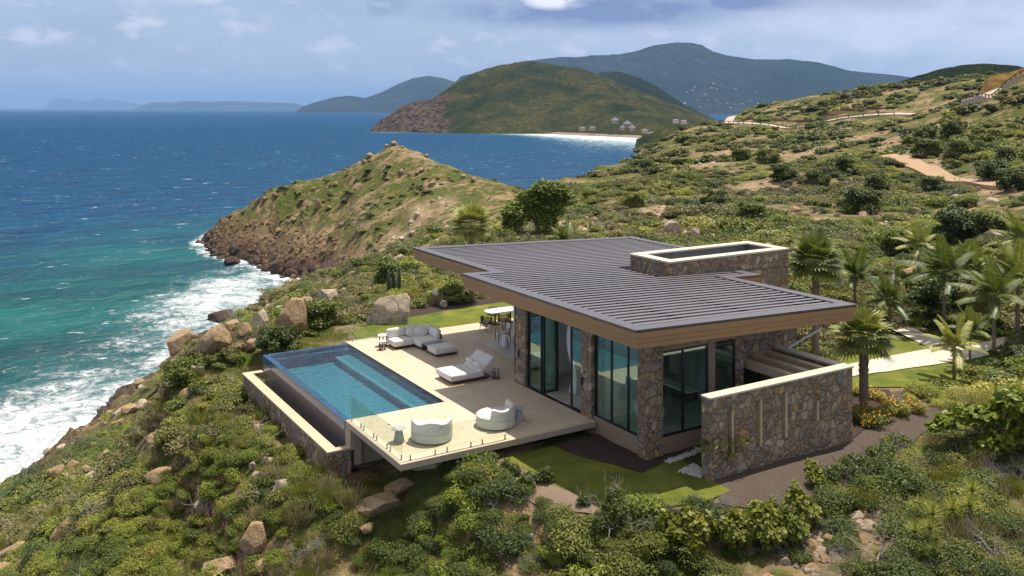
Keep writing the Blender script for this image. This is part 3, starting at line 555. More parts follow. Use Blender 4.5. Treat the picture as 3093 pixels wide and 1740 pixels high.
for xx in (22, 25.2, 28.2): T.prism([(xx, 23.9), (xx + .07, 23.9), (xx + .07, 34.7), (xx, 34.7)], lambda x, y: rz(x) - .2, lambda x, y: rz(x) - .087)
part(T, 'louvre_rails', 'darkmetal', roof)
# roof box of stone
T = MB(); bx0, bx1, by0, by1 = 27.5, 35.25, 31.42, 34.2
T.box((bx0, by0, 3.6), (bx1, by0 + .3, 4.97)); T.box((bx0, by1 - .3, 3.6), (bx1, by1, 4.97)); T.box((bx0, by0 + .3, 3.6), (bx0 + .3, by1 - .3, 4.97)); T.box((bx1 - .3, by0 + .3, -.9), (bx1, by1 - .3, 4.97)); T.box((31.9, by0, -.9), (bx1, by0 + .3, 3.6))
rb = part(T, 'roof_box', 'stone')
T = MB()
for a, b in (((bx0 - .04, by0 - .04), (bx1 + .04, by0 + .5)), ((bx0 - .04, by1 - .5), (bx1 + .04, by1 + .04)), ((bx0 - .04, by0 + .5), (bx0 + .5, by1 - .5)), ((bx1 - .5, by0 + .5), (bx1 + .04, by1 - .5))): T.box(a + (4.972,), b + (5.05,))
part(T, 'box_coping', 'cope', rb)
T = MB(); T.box((bx0 + .3, by0 + .3, 4.3), (bx1 - .3, by1 - .3, 4.35)); T.box((bx0 + .302, by0 + .302, 4.35), (bx1 - .302, by0 + .34, 4.968)); T.box((bx0 + .302, by1 - .34, 4.35), (bx1 - .302, by1 - .302, 4.968)); T.box((bx0 + .302, by0 + .34, 4.35), (bx0 + .34, by1 - .34, 4.968)); T.box((bx1 - .34, by0 + .34, 4.35), (bx1 - .302, by1 - .34, 4.968)); part(T, 'box_lining', 'greyrender', rb)
# stone pillars
def pillar(x0, y0, x1, y1, z0=-.7, z1=4.05):
    bm = bmesh.new(); bmesh.ops.create_cube(bm, size=1); bmesh.ops.subdivide_edges(bm, edges=bm.edges[:], cuts=9, use_grid_fill=True)
    T = MB(); vs = []
    for v in bm.verts:
        q = Vector((x0 + (v.co.x + .5) * (x1 - x0), y0 + (v.co.y + .5) * (y1 - y0), z0 + (v.co.z + .5) * (z1 - z0)))
        q.x += .03 * float(vn(np.array(q.y * 3 + 7), np.array(q.z * 3))); q.y += .03 * float(vn(np.array(q.x * 3), np.array(q.z * 3 + 3))); vs.append(q)
    T.add(vs, [[v.index for v in f.verts] for f in bm.faces]); bm.free(); return part(T, 'stone_pillar', 'stone')
pillar(20.88, 25.08, 21.66, 25.56); pillar(20.86, 28.32, 21.5, 29.02); pillar(20.86, 33.1, 21.5, 33.9)
# windows
def window(name, p0, p1, z0, z1, mull, fr=.075, deep=.07, frame='black'):
    a = Vector((p0[0], p0[1], 0)); b = Vector((p1[0], p1[1], 0)); u = (b - a).normalized(); nn = Vector((-u.y, u.x, 0)); Ln = (b - a).length
    def bx(T, s0, s1, za, zb, d): 
        P = [a + u * s + nn * o for s in (s0, s1) for o in (-d, d)]
        T.add([(P[0].x, P[0].y, za), (P[2].x, P[2].y, za), (P[3].x, P[3].y, za), (P[1].x, P[1].y, za), (P[0].x, P[0].y, zb), (P[2].x, P[2].y, zb), (P[3].x, P[3].y, zb), (P[1].x, P[1].y, zb)], [(0, 3, 2, 1), (4, 5, 6, 7), (0, 1, 5, 4), (1, 2, 6, 5), (2, 3, 7, 6), (3, 0, 4, 7)])
    T = MB(); bx(T, 0, Ln, z0, z0 + fr, deep / 2); bx(T, 0, Ln, z1 - fr, z1, deep / 2); ss = [0] + mull + [Ln]
    for i, s in enumerate(ss): c = min(max(s, fr / 2), Ln - fr / 2); bx(T, c - fr / 2, c + fr / 2, z0 + fr, z1 - fr, deep / 2)
    f = part(T, name, frame)
    for s0, s1 in zip(ss[:-1], ss[1:]): T = MB(); bx(T, s0 + .02, s1 - .02, z0 + .02, z1 - .02, .006); part(T, 'pane', 'glass', f)
    return f
window('window', (21.02, 28.28), (21.02, 25.56), .14, 3.75, [1.03, 2.02])
window('window', (21.66, 25.22), (23.95, 25.22), .12, 3.22, [1.05])
window('glass_door', (24.3, 25.3), (25.42, 25.3), .06, 3.12, [])
T = MB(); T.box((20.97, 25.5, -.62), (21.07, 28.34, .14)); T.box((21.6, 25.17, -.62), (24.3, 25.27, .12)); T.box((24.3, 25.2, -.62), (25.45, 25.4, .05)); T.box((23.95, 25.18, .12), (24.3, 25.36, 3.9)); T.box((21.6, 25.19, 3.22), (25.45, 25.33, 4.0)); T.box((20.98, 25.5, 3.75), (21.06, 28.34, 4.05)); T.box((20.98, 29.0, 3.3), (21.2, 33.12, 4.05)); T.box((22.6, 33.9, 3.3), (22.8, 40.7, 4.05)); part(T, 'wall', 'stucco')
window('glass_door', (21.0, 29.88), (21.0, 29.03), .02, 3.3, [])
window('glass_door', (21.0, 33.08), (20.99, 31.98), .02, 3.3, [])
window('glass_door', (21.0, 31.96), (21.75, 32.02), .02, 3.3, [], deep=.09)
window('glass_door', (21.0, 31.9), (21.75, 31.92), .02, 3.3, [], deep=.09)
window('glass_door', (21.3, 33.95), (21.55, 35.05), .02, 3.3, [])
for (px, pz) in ((24.0, 3.42),):
    T = MB()
    for xx in (22.75, 29.35): T = MB(); T.box((xx, 24.35, rz(xx) - 1.05), (xx + .34, 25.185 if xx < 25 else 26.36, rz(xx) - .66)); part(T, 'roof_beam', 'stucco')
T = MB(); T.tube([(29.5, 24.62, 3.4), (29.52, 24.62, 3.2), (28.68, 25.6, 2.3)], .05, 10); part(T, 'drain_pipe', 'white')
# stone wall behind the shower court and inner walls
T = MB(); T.box((25.45, 25.3, -.7), (25.9, 26.5, 4.0)); T.box((25.9, 26.1, 1.75), (28.6, 26.5, 4.0)); T.box((25.9, 26.1, -.7), (26.4, 26.5, 1.75)); T.box((27.8, 26.1, -.7), (28.6, 26.5, 1.75)); T.box((28.6, 26.36, -.9), (30.1, 26.7, 3.95)); T.box((29.8, 26.7, -.9), (30.1, 31.4, 3.95)); part(T, 'shower_wall', 'stone')
window('glass_door', (26.4, 26.3), (27.8, 26.3), .02, 1.75, [])
# interior
T = MB(); T.box((21.1, 25.6, .0), (29.2, 34.0, .03)); T.box((22.72, 34.0, 0.0), (34.5, 40.75, .03)); part(T, 'interior_floor', 'floor_in')
T = MB(); T.box((26.2, 26.9, .03), (26.35, 34.0, 3.9)); T.box((21.5, 33.92, .03), (34, 34.05, 3.9)); T.box((33.5, 34.05, .03), (33.65, 43.0, 3.9)); T.box((25.0, 40.7, .03), (33.5, 40.85, 3.9)); T.box((21.2, 28.75, .03), (23.9, 28.85, 3.9)); part(T, 'interior_wall', 'white_wall')
# bedroom wall that carries the screen, facing the terrace
T = MB(); T.box((24.55, 28.85, .03), (24.7, 33.9, 3.9)); part(T, 'bedroom_wall', 'white_wall')

tv = tag(bev(MB().box((24.47, 31.15, 1.55), (24.53, 32.55, 2.4)).build('television', M['black']), .01), 'black flat television on the white bedroom wall', 'television')
cab = thing('cabinet', (24.2, 31.8, .03), 'black drawer cabinet under the television in the bedroom', 'cabinet')
MB().box((23.95, 30.9, .06), (24.5, 33.2, 1.25)).build('carcass', M['black'], cab)
for i in range(3): MB().box((23.93, 30.95, .12 + i * .38), (23.95, 33.15, .46 + i * .38)).build('drawer', M['darkmetal'], cab)
def curtain():
    T = MB(); n = 26; vs = []
    for j in range(14):
        z = .08 + 3.1 * j / 13
        for i in range(n): s = i / (n - 1); vs.append((21.95 + .05 * math.sin(s * 30) + .12 * math.sin(j * .5), 31.4 - s * .55 * (1 - .35 * math.sin(j / 13 * 3)) , z))
    T.add(vs, [(j * n + i, j * n + i + 1, (j + 1) * n + i + 1, (j + 1) * n + i) for j in range(13) for i in range(n - 1)], True)
    o = T.build('curtain', M['white']); o.modifiers.new('t', 'SOLIDIFY').thickness = .01; tag(o, 'white curtain blowing in the open bedroom doorway', 'curtain')
curtain()
tub = thing('bathtub', (22.6, 27.0, .03), 'white freestanding oval bathtub behind the corner window', 'bathtub')
T = MB(); T.lathe((0, 0, 0), [(0, .02), (.30, .02), (.36, .08), (.42, .5), (.44, .58), (.40, .58), (.34, .2), (0, .14)], 32); T.v = [(x * .95, y * 1.9, z) for x, y, z in T.v]; T.build('tub_shell', M['white'], tub, True)
T = MB(); T.tube([(.5, .2, 0), (.5, .2, .95), (.47, .2, 1.02), (.3, .2, 1.02), (.27, .2, .95)], .018, 8); T.build('tap', M['steel'], tub, True)
van = thing('washstand', (24.6, 27.6, .03), 'white washstand seen through the window beside the garden wall', 'washstand')
MB().box((-.3, -.9, .5), (.25, .9, .85)).build('cupboard', M['darkmetal'], van, True); bev(MB().box((-.33, -.93, .85), (.27, .93, .9)).build('top', M['white'], van, True), .01); MB().box((.3, -.8, 1.2), (.33, .8, 2.3)).build('mirror', M['steel'], van, True)

# ------------------------------------------------------------------ garden wall with slots and the beams of the shower court
gw = thing('garden_wall', (25.2, 22.7, -.7), 'tall stone garden wall with narrow slots and pale coping', 'stone wall')
slots = [(22.40, 22.72, .16, 1.67), (23.77, 24.09, .16, 1.80), (25.03, 25.36, .22, 1.87), (26.69, 27.02, .53, 1.26)]
T = MB(); x = 21.59
for a, b, z0, z1 in slots:
    T.box((x, 22.62, -1.9), (a, 23.02, 2.2)); T.box((a, 22.62, -1.9), (b, 23.02, z0)); T.box((a, 22.62, z1), (b, 23.02, 2.2)); x = b
T.box((x, 22.62, -1.9), (28.85, 23.02, 2.2)); T.box((28.46, 23.02, -1.9), (28.85, 26.35, 2.2)); T.build('stone_face', M['stone'], gw)
T = MB()
for a, b, z0, z1 in slots: T.box((a + .002, 22.84, z0 + .002), (a + .012, 23.02, z1 - .002)); T.box((b - .09, 22.64, z0), (b - .003, 23.01, z1 - .002)); T.box((a + .012, 22.94, z0 + .002), (b - .09, 23.01, z1 - .002))
T.build('slot_lining', M['copeb'], gw)
T = MB(); T.prism([(21.55, 22.58), (28.89, 22.58), (28.89, 26.34), (28.42, 26.34), (28.42, 23.05), (21.55, 23.05)], 2.205, 2.275); bev(T.build('coping', M['cope'], gw), .01)
for i, (a, b) in enumerate(((26.2, 26.5), (27.08, 27.36), (27.91, 28.17))):
    bev(MB().box((a, 23.025, 1.87), (b, 26.095, 2.17)).build('beam', M['copeb'], gw), .008)

# ------------------------------------------------------------------ lawns, beds, path
def draped(name, pts, lift, m, label, kind='structure', res=.35, cat=None, jit=0, mound=0):
    xs = [p[0] for p in pts]; ys = [p[1] for p in pts]; bm = bmesh.new()
    f = bm.faces.new([bm.verts.new((p[0], p[1], 0)) for p in pts]); bmesh.ops.triangulate(bm, faces=[f])
    for axis, lo, hi in ((0, min(xs), max(xs)), (1, min(ys), max(ys))):
        k = lo + res
        while k < hi:
            co = [0, 0, 0]; no = [0, 0, 0]; co[axis] = k; no[axis] = 1
            bmesh.ops.bisect_plane(bm, geom=bm.verts[:] + bm.edges[:] + bm.faces[:], plane_co=co, plane_no=no); k += res
    P = np.array([v.co[:] for v in bm.verts]); z = ground(P[:, 0], P[:, 1], True)
    for v, q in zip(bm.verts, z): v.co.z = q + lift
    me = bpy.data.meshes.new(name); bmesh.ops.recalc_face_normals(bm, faces=bm.faces[:]); bm.to_mesh(me); bm.free()
    me.materials.append(m); me.polygons.foreach_set('use_smooth', [True] * len(me.polygons)); o = bpy.data.objects.new(name, me); COL.objects.link(o); return tag(o, label, cat, None, kind)
def wob(pts, amp=.12, step=.5):
    r = []
    for i, p in enumerate(pts):
        a = Vector(p); b = Vector(pts[(i + 1) % len(pts)]); k = max(1, int((b - a).length / step))
        for j in range(k): q = a + (b - a) * j / k; r.append((q.x + amp * float(vn(np.array(q.x * 1.3), np.array(q.y * 1.3))), q.y + amp * float(vn(np.array(q.x * 1.3 + 40), np.array(q.y * 1.3)))))
    return r
def lawn_mat():
    m, n, l, b, p = mat('lawn'); a = noise(n, l, p, .9, 5, .6, .3); c = noise(n, l, p, 26, 5, .75)
    col = mixc(n, l, ramp(n, l, a, (.35, 0), (.68, 1)), (.125, .165, .018), (.30, .285, .046)); col = mixc(n, l, ramp(n, l, c, (.35, .5), (.6, 0)), col, (.08, .12, .015))
    l.new(col, b.inputs['Base Color']); b.inputs['Roughness'].default_value = .9; b.inputs['Specular IOR Level'].default_value = .2; bump(n, l, b, c, 1.0, .09); return m
M['lawn'] = lawn_mat(); M['mulch'] = simple('dark_mulch', (.055, .036, .03), .95, .5, 22, .2, bm=.8); M['earth'] = simple('brown_earth', (.21, .15, .105), .95, .35, 5, .2, bm=.8)
M['path'] = simple('pale_path_paving', (.56, .49, .385), .8, .1, 2)
draped('lawn', wob([(16.7, 28.1), (17.1, 24.6), (17.5, 22.3), (20.3, 21.5), (21.6, 21.7), (22.1, 25.2), (20.95, 25.2), (20.95, 28.1)], .03), .045, M['lawn'], 'lawn between terrace and garden wall')
draped('mulch_bed', wob([(18.9, 28.05), (19.2, 26.6), (20.05, 24.35), (21.35, 24.7), (24, 24.85), (24, 25.2), (20.97, 25.2), (20.97, 28.05)], .08), .075, M['mulch'], 'dark mulch bed at the foot of the villa')
draped('lawn_right', wob([(30.1, 30.5), (28.9, 26.75), (34.6, 26.8), (36.8, 25.7), (39.5, 25.0), (44.5, 26.2), (45.5, 28.4), (45, 31.8), (38, 33.2), (31, 31.2)], .15), .05, M['lawn'], 'sunlit lawn right of the garden wall')
draped('path', [(30.15, 28.9), (36.7, 28.5), (44.0, 27.4), (49, 27.0), (49, 28.5), (45.6, 29.3), (47.6, 33.5), (46.4, 34), (44.2, 29.7), (38.2, 30.0), (30.15, 30.2)], .09, M['path'], 'pale paved path crossing the lawn')
draped('lawn_far', wob([(18.0, 44.45), (36, 44.45), (36, 49.5), (30, 48.9), (24.8, 48.4), (20.4, 47.7), (18.2, 46.6)], .12), .05, M['lawn'], 'lawn beyond the terrace')
draped('bed_far', wob([(20.4, 47.7), (24.8, 48.4), (30, 48.9), (36, 49.5), (36, 51.2), (28, 51.2), (22, 50.3), (20, 48.9)], .12), .06, M['mulch'], 'planting bed beyond the far lawn')
draped('mulch_strip', wob([(21.6, 22.62), (28.9, 22.62), (29.2, 23.4), (33.2, 25.6), (36.5, 25.4), (35.6, 23.0), (31.4, 21.6), (27, 20.4), (23.0, 19.9), (20.7, 21.2)], .2), .04, simple('brown_mulch', (.088, .067, .052), .95, .45, 14, .2, bm=.8), 'brown mulch strip in front of the garden wall')
draped('bed_near', wob([(14.6, 28.05), (16.7, 28.1), (17.1, 24.6), (17.5, 22.3), (20.5, 21.2), (19.2, 20.6), (16.9, 22.4), (15.6, 25.4)], .2), .04, simple('bark_mulch', (.20, .145, .10), .95, .4, 11, .2, bm=.8), 'bark mulch bed along the lawn edge')
draped('bed_wall', wob([(28.9, 26.7), (34.4, 26.7), (35.5, 25.9), (33.6, 24.2), (28.95, 22.8)], .15), .07, M['mulch'], 'planting bed right of the garden wall')
M['pebble'] = simple('white_pebble', (.55, .53, .50), .7, .3, 14)
def pebbles(pts, label, n=260):
    T = MB(); xs = [p[0] for p in pts]; ys = [p[1] for p in pts]; P = [Vector(p) for p in pts]
    def inside(x, y):
        r = False
        for i in range(len(P)):
            a, b = P[i - 1], P[i]
            if (a.y > y) != (b.y > y) and x < (b.x - a.x) * (y - a.y) / (b.y - a.y) + a.x: r = not r
        return r
    k = 0
    while k < n:
        x = random.uniform(min(xs), max(xs)); y = random.uniform(min(ys), max(ys))
        if not inside(x, y): continue
        k += 1; r = random.uniform(.025, .05); T.lathe((x, y, -.52 + random.uniform(0, .03)), [(0, .045), (r * .7, .035), (r, .0), (r * .6, -.03)], 7)
    o = T.build('white_pebbles', M['pebble']); return tag(o, label, None, None, 'stuff')
pebbles([(21.4, 24.72), (23.4, 25.0), (23.4, 24.68), (21.45, 24.45)], 'strip of white pebbles at the mulch bed', 200)
pebbles([(21.15, 23.75), (22.1, 24.0), (22.1, 23.2), (21.45, 22.95)], 'patch of white pebbles beside the garden wall', 240)
# ------------------------------------------------------------------ furniture
M['cushion'] = simple('off_white_cushion', (.66, .63, .585), .9, .05, 12, .15, bm=.25)
M['wood'] = simple('dark_timber', (.075, .045, .028), .5, .3, 9, .4)
M['rope'] = simple('brown_woven_rope', (.15, .105, .07), .8, .35, 30, .2, bm=.4)
M['greytop'] = simple('grey_table', (.36, .36, .355), .6, .06, 6, .3)
M['slate'] = simple('grey_tray_top', (.22, .225, .24), .35, .1, 5)
sofa = thing('corner_sofa', (19.6, 41.8, 0), 'off-white L-shaped corner sofa on a dark base by the glass balustrade', 'sofa')
T = MB(); T.box((18.6, 41.62, .04), (20.72, 42.5, .14)); T.box((19.72, 40.82, .04), (20.72, 41.62, .14)); T.build('base', M['wood'], sofa)
for a, b in (((18.5, 41.5, .14), (19.55, 42.55, .43)), ((19.57, 40.78, .14), (20.78, 42.55, .43))): MB().soft(a, b, .06, puff=.03).build('seat_cushion', M['cushion'], sofa)
T = MB(); T.box((18.55, 42.56, .1), (20.84, 42.62, .62)); T.build('back_frame', M['wood'], sofa); T = MB(); T.box((20.79, 40.95, .1), (20.85, 42.55, .62)); T.build('back_frame', M['wood'], sofa)
tl = lambda c, ang, axis: Matrix.Translation(c) @ Matrix.Rotation(ang, 4, axis) @ Matrix.Translation(-Vector(c))
MB().soft((18.52, 42.28, .42), (19.5, 42.56, .86), .09, tl((19, 42.4, .42), R(-9), 'X'), .06).build('back_cushion', M['cushion'], sofa)
MB().soft((19.52, 42.28, .42), (20.45, 42.56, .86), .09, tl((20, 42.4, .42), R(-9), 'X'), .06).build('back_cushion', M['cushion'], sofa)
MB().soft((-.38, -.12, .42), (.38, .14, .88), .09, Matrix.Translation((20.52, 42.2, 0)) @ Matrix.Rotation(R(-45), 4, 'Z'), .06).build('back_cushion', M['cushion'], sofa)
MB().soft((20.5, 40.95, .42), (20.78, 41.85, .86), .09, tl((20.64, 41.4, .42), R(9), 'Y'), .06).build('back_cushion', M['cushion'], sofa)
def pillow(c, rz_, tilt, label, g, s=(.25, .07, .17)):
    t = MB().soft((-s[0], -s[1], -s[2]), s, .045, None, .5)
    o = t.build('pillow', M['cushion'], None); o.location = c; o.rotation_euler = (tilt, 0, rz_); return tag(o, label, 'pillow', g)
pillow((19.75, 42.12, .61), 0, R(-22), 'small off-white pillow, left one on the corner sofa', 'pillows on the corner sofa')
pillow((20.16, 41.98, .61), R(-15), R(-24), 'small off-white pillow, right one on the corner sofa', 'pillows on the corner sofa')
pillow((20.3, 42.14, .68), R(-30), R(-20), 'off-white pillow in the corner of the sofa, behind the others', 'pillows on the corner sofa', (.22, .06, .16))
tt_ = thing('tray_table', (20.2, 40.45, 0), 'low black table with grey top between sofa and ottoman', 'coffee table')
bev(MB().box((19.66, 40.18, .32), (20.8, 40.74, .36)).build('top', M['slate'], tt_), .008); T = MB(); T.box((19.64, 40.16, .26), (20.82, 40.76, .32)); T.build('rim', M['black'], tt_)
for xx in (19.68, 20.74):
    for yy in (40.2, 40.68): MB().box((xx, yy, 0), (xx + .04, yy + .04, .26)).build('leg', M['black'], tt_)
ot = thing('ottoman', (20.2, 39.65, 0), 'square off-white ottoman on a dark base beside the tray table', 'ottoman')
MB().box((19.72, 39.28, .04), (20.86, 40.1, .13)).build('base', M['wood'], ot); MB().soft((19.62, 39.2, .13), (20.8, 40.15, .42), .06, puff=.03).build('cushion', M['cushion'], ot)
db = thing('daybed', (19.3, 35.6, 0), 'off-white double daybed with two raised backrests on the terrace', 'daybed')
MB().box((18.32, 34.98, .06), (20.2, 36.3, .15)).build('base', M['wood'], db)
for xx, yy in ((18.4, 35.05), (18.4, 36.15), (20.05, 35.05), (20.05, 36.15)): MB().box((xx, yy, 0), (xx + .08, yy + .08, .06)).build('leg', M['wood'], db)
MB().soft((18.2, 34.9, .15), (19.86, 36.38, .43), .07, puff=.02).build('mattress', M['cushion'], db)
for ya, yb in ((34.9, 35.63), (35.65, 36.38)): MB().soft((19.68, ya, .28), (20.62, yb, .47), .06, tl((19.7, ya, .34), R(-38), 'Y'), .03).build('backrest', M['cushion'], db)
pillow((19.72, 35.25, .57), R(90), R(-28), 'off-white pillow on the nearer side of the daybed', 'pillows on the daybed', (.24, .07, .15)); pillow((19.76, 36.0, .57), R(90), R(-28), 'off-white pillow on the farther side of the daybed', 'pillows on the daybed', (.24, .07, .15))
def lounge(x, y, a0, label):
    t = thing('lounge_chair', (x, y, 0), label, 'armchair', 'round lounge chairs on the terrace', a0)
    T = MB(); T.lathe((0, 0, 0), [(.66, .03), (.735, .05), (.75, .1), (.75, .335), (.735, .35)], 48); T.build('base', M['white_fabric'], t, True)
    T = MB(); T.lathe((0, 0, 0), [(.735, .352), (.75, .37), (.75, .42), (.71, .455), (.6, .465), (0, .46)], 48); T.build('seat_cushion', M['white_fabric'], t, True)
    T = MB(); n = 36; vs = []
    for k in range(n + 1):
        s = k / n * 2 - 1; a = s * R(80); hh = .80 + .05 * math.cos(s * 6) - .02; e = sst(1, .93, abs(s)); hh = .46 + (hh - .46) * (.55 + .45 * float(e))
        for r_, z in ((.75, .36), (.765, .5), (.755, hh - .03), (.72, hh), (.64, hh), (.6, hh - .03), (.58, .45)): vs.append((r_ * math.cos(a), r_ * math.sin(a), z))
    m_ = 7; T.add(vs, [(k * m_ + j, (k + 1) * m_ + j, (k + 1) * m_ + j + 1, k * m_ + j + 1) for k in range(n) for j in range(m_ - 1)] + [tuple(range(m_))[::-1], tuple(n * m_ + j for j in range(m_))], True); T.build('backrest', M['white_fabric'], t, True)
M['white_fabric'] = simple('white_outdoor_fabric', (.60, .58, .53), .85, .05, 12, .2, bm=.2)
lounge(14.72, 29.72, R(-118), 'round white lounge chair, the left one behind the glass balustrade'); lounge(17.43, 29.75, R(-55), 'round white lounge chair, the right one near the villa')
def cone_table(x, y, label, m='greytop', h=.5, rt=.27):
    t = thing('side_table', (x, y, 0), label, 'side table', 'cone shaped side tables')
    MB().lathe((0, 0, 0), [(.20, 0), (.205, .02), (.11, h - .03)], 28).build('pedestal', M[m], t, True); MB().lathe((0, 0, 0), [(0, h - .03), (rt - .02, h - .03), (rt, h - .015), (rt - .01, h), (0, h)], 32).build('top', M[m], t, True)
cone_table(13.57, 30.05, 'grey cone side table in the corner of the glass balustrade'); cone_table(18.45, 29.75, 'grey cone side table right of the right lounge chair'); cone_table(23.63, 39.4, 'pale cone side table beside the wooden armchair', 'white', .52, .2)
def round_table(x, y, h, r, label, cat='side table', m='white', n=6, rb=None, g='round side tables by the sofa'):
    t = thing('side_table', (x, y, 0), label, cat, g); rb = rb or r * .75
    MB().lathe((0, 0, 0), [(0, h - .03), (r - .01, h - .03), (r, h - .012), (r - .01, h), (0, h)], 32).build('top', M[m], t, True)
    for k in range(n): a = 2 * math.pi * k / n; MB().tube([(rb * .92 * math.cos(a), rb * .92 * math.sin(a), h - .03), (rb * math.cos(a), rb * math.sin(a), .02)], .016, 6).build('leg', M['wood'], t, True)
    T = MB(); T.lathe((0, 0, 0), [(rb + .03, 0), (rb + .03, .03), (rb - .03, .03), (rb - .03, 0)], 24); T.build('base_ring', M['wood'], t, True)
round_table(18.36, 42.6, .56, .28, 'taller white round side table left of the corner sofa'); round_table(18.05, 41.95, .44, .2, 'smaller white round side table nested before the taller one', n=5, rb=.16)
round_table(20.42, 34.85, .42, .19, 'small dark side table beside the daybed backrest', m='greytop', n=5, rb=.15, g='side tables on the terrace')
# dining set
dt = thing('dining_table', (26.0, 43.6, 0), 'white top dining table on the far edge of the terrace', 'table')
T = MB(); pts = []
for k in range(48):
    a = 2 * math.pi * k / 48; c_, s_ = math.cos(a), math.sin(a); pts.append((1.05 * math.copysign(abs(c_) ** .6, c_), .62 * math.copysign(abs(s_) ** .6, s_)))
T.prism(pts, .71, .745); T.build('tabletop', M['white'], dt, True)
for xx in (-.5, .5): T = MB(); T.tube([(xx, 0, .71), (xx, 0, .03)], .05, 8); T.lathe((xx, 0, 0), [(.28, 0), (.28, .025), (0, .04)], 20); T.build('pedestal', M['wood'], dt, True)
def dining_chair(x, y, a, label):
    t = thing('dining_chair', (x, y, 0), label, 'chair', 'woven dining chairs', a)
    MB().soft((-.25, -.25, .40), (.25, .25, .48), .03).build('seat_cushion', M['cushion'], t, True)
    T = MB(); n = 22
    for k in range(n): q = -R(115) + R(230) * k / (n - 1); T.tube([(.29 * math.sin(q), -.27 * math.cos(q), .38), (.32 * math.sin(q), -.30 * math.cos(q), .76 - .08 * abs(q) / 2)], .016, 5)
    T.tube([(.32 * math.sin(-R(115) + R(230) * k / 20), -.30 * math.cos(-R(115) + R(230) * k / 20), .765 - .08 * abs(-R(115) + R(230) * k / 20) / 2) for k in range(21)], .02, 6)
    T.box((-.28, -.28, .36), (.28, .26, .40)); T.build('backrest', M['rope'], t, True)
    for sx in (-.22, .22):
        for sy in (-.22, .2): MB().tube([(sx, sy, .37), (sx * 1.12, sy * 1.12, 0)], [.022, .014], 6).build('leg', M['wood'], t, True)
dining_chair(24.45, 42.75, R(-70), 'dark woven dining chair at the left end of the dining table'); dining_chair(25.55, 42.75, R(0), 'dark woven dining chair on the near side of the dining table'); dining_chair(25.8, 44.3, R(180), 'dark woven dining chair on the far side of the dining table'); dining_chair(26.8, 42.8, R(8), 'dark woven dining chair near the dining table and glass door')
ac = thing('armchair', (23.9, 40.1, .0), 'slatted wooden armchair with beige cushion at the open living room', 'armchair', None, R(75))
MB().soft((-.3, -.3, .36), (.3, .3, .48), .05, puff=.04).build('seat_cushion', M['cushion'], ac, True); MB().soft((-.27, -.34, .45), (.27, -.2, .95), .06, tl((0, -.3, .45), R(12), 'X'), .05).build('back_cushion', M['cushion'], ac, True)
T = MB()
for k in range(6): T.tube([(-.34 * math.sin(R(100) * (1 - 2 * j / 12)) , -.1 - .3 * math.cos(R(100) * (1 - 2 * j / 12)), .38 + k * .07) for j in range(13)], .013, 5)
T.build('back_slats', M['wood'], ac, True)
for sx in (-.32, .32):
    for sy in (-.3, .28): MB().tube([(sx, sy, .68 if sy > 0 else .8), (sx, sy * 1.1, 0)], .02, 6).build('leg', M['wood'], ac, True)
sf = thing('indoor_sofa', (22.9, 31.6, .03), 'white bed seen through the open bedroom door', 'bed')
MB().soft((-.3, -2.3, .1), (.9, -1.2, .5), .08).build('mattress', M['cushion'], sf, True); MB().box((-.28, -2.28, 0), (.88, -1.22, .12)).build('base', M['wood'], sf, True)
# garden lights and service post
z = gz(25.3, 50.6); sp_ = thing('service_post', (25.3, 50.6, z), 'white service box on a post in the far planting bed', 'utility box')
bev(MB().box((-.14, -.08, .35), (.14, .08, .95)).build('box', M['white'], sp_, True), .02); MB().box((-.04, -.04, -.1), (.04, .04, .35)).build('post', M['steel'], sp_, True)
sl_ = thing('garden_speaker', (25.05, 48.95, gz(25.05, 48.95)), 'grey round garden spotlight at the edge of the far lawn', 'garden light')
T = MB(); T.lathe((0, 0, 0), [(0, .09), (.2, .07), (.24, .02), (.22, -.05), (.08, -.12), (0, -.12)], 24); m_ = Matrix.Translation((0, 0, .32)) @ Matrix.Rotation(R(75), 4, 'X'); T.v = [tuple(m_ @ Vector(q)) for q in T.v]; T.build('lamp_head', M['steel'], sl_, True); MB().tube([(0, .05, -.1), (0, .05, .3)], .025, 6).build('stake', M['steel'], sl_, True)
bx_ = thing('wall_lamp', (20.82, 28.9, 1.35), 'small black outdoor lamp on the stone pillar by the doors', 'wall lamp', 'outdoor lamps on the pillars')
MB().lathe((0, 0, -.14), [(0, 0), (.045, 0), (.045, .28), (0, .28)], 16).build('lamp_body', M['black'], bx_, True); MB().box((0, -.02, -.03), (.06, .02, .03)).build('bracket', M['black'], bx_, True)
b2 = copy_tree(bx_); b2.location = (20.82, 33.6, 1.35); b2['label'] = 'small black outdoor lamp on the pillar beside the living room'
# ------------------------------------------------------------------ finding the ground under a line of the survey
def place(u, v, zoff=0, zmin=18, zmax=560):
    u *= 1.2007; v *= 1.2007; Z = np.exp(np.linspace(math.log(zmin), math.log(zmax), 500)); X = (u - CX) / FPX * Z; x, y = wf(X, Z); zr = CAMZ - (v - HV) * Z / FPX
    g = ground(x, y, False) + zoff; i = int(np.argmax(zr < g)); i = i if zr[i] < g[i] else len(Z) - 1
    return float(x[i]), float(y[i]), float(g[i] - zoff), float(Z[i])

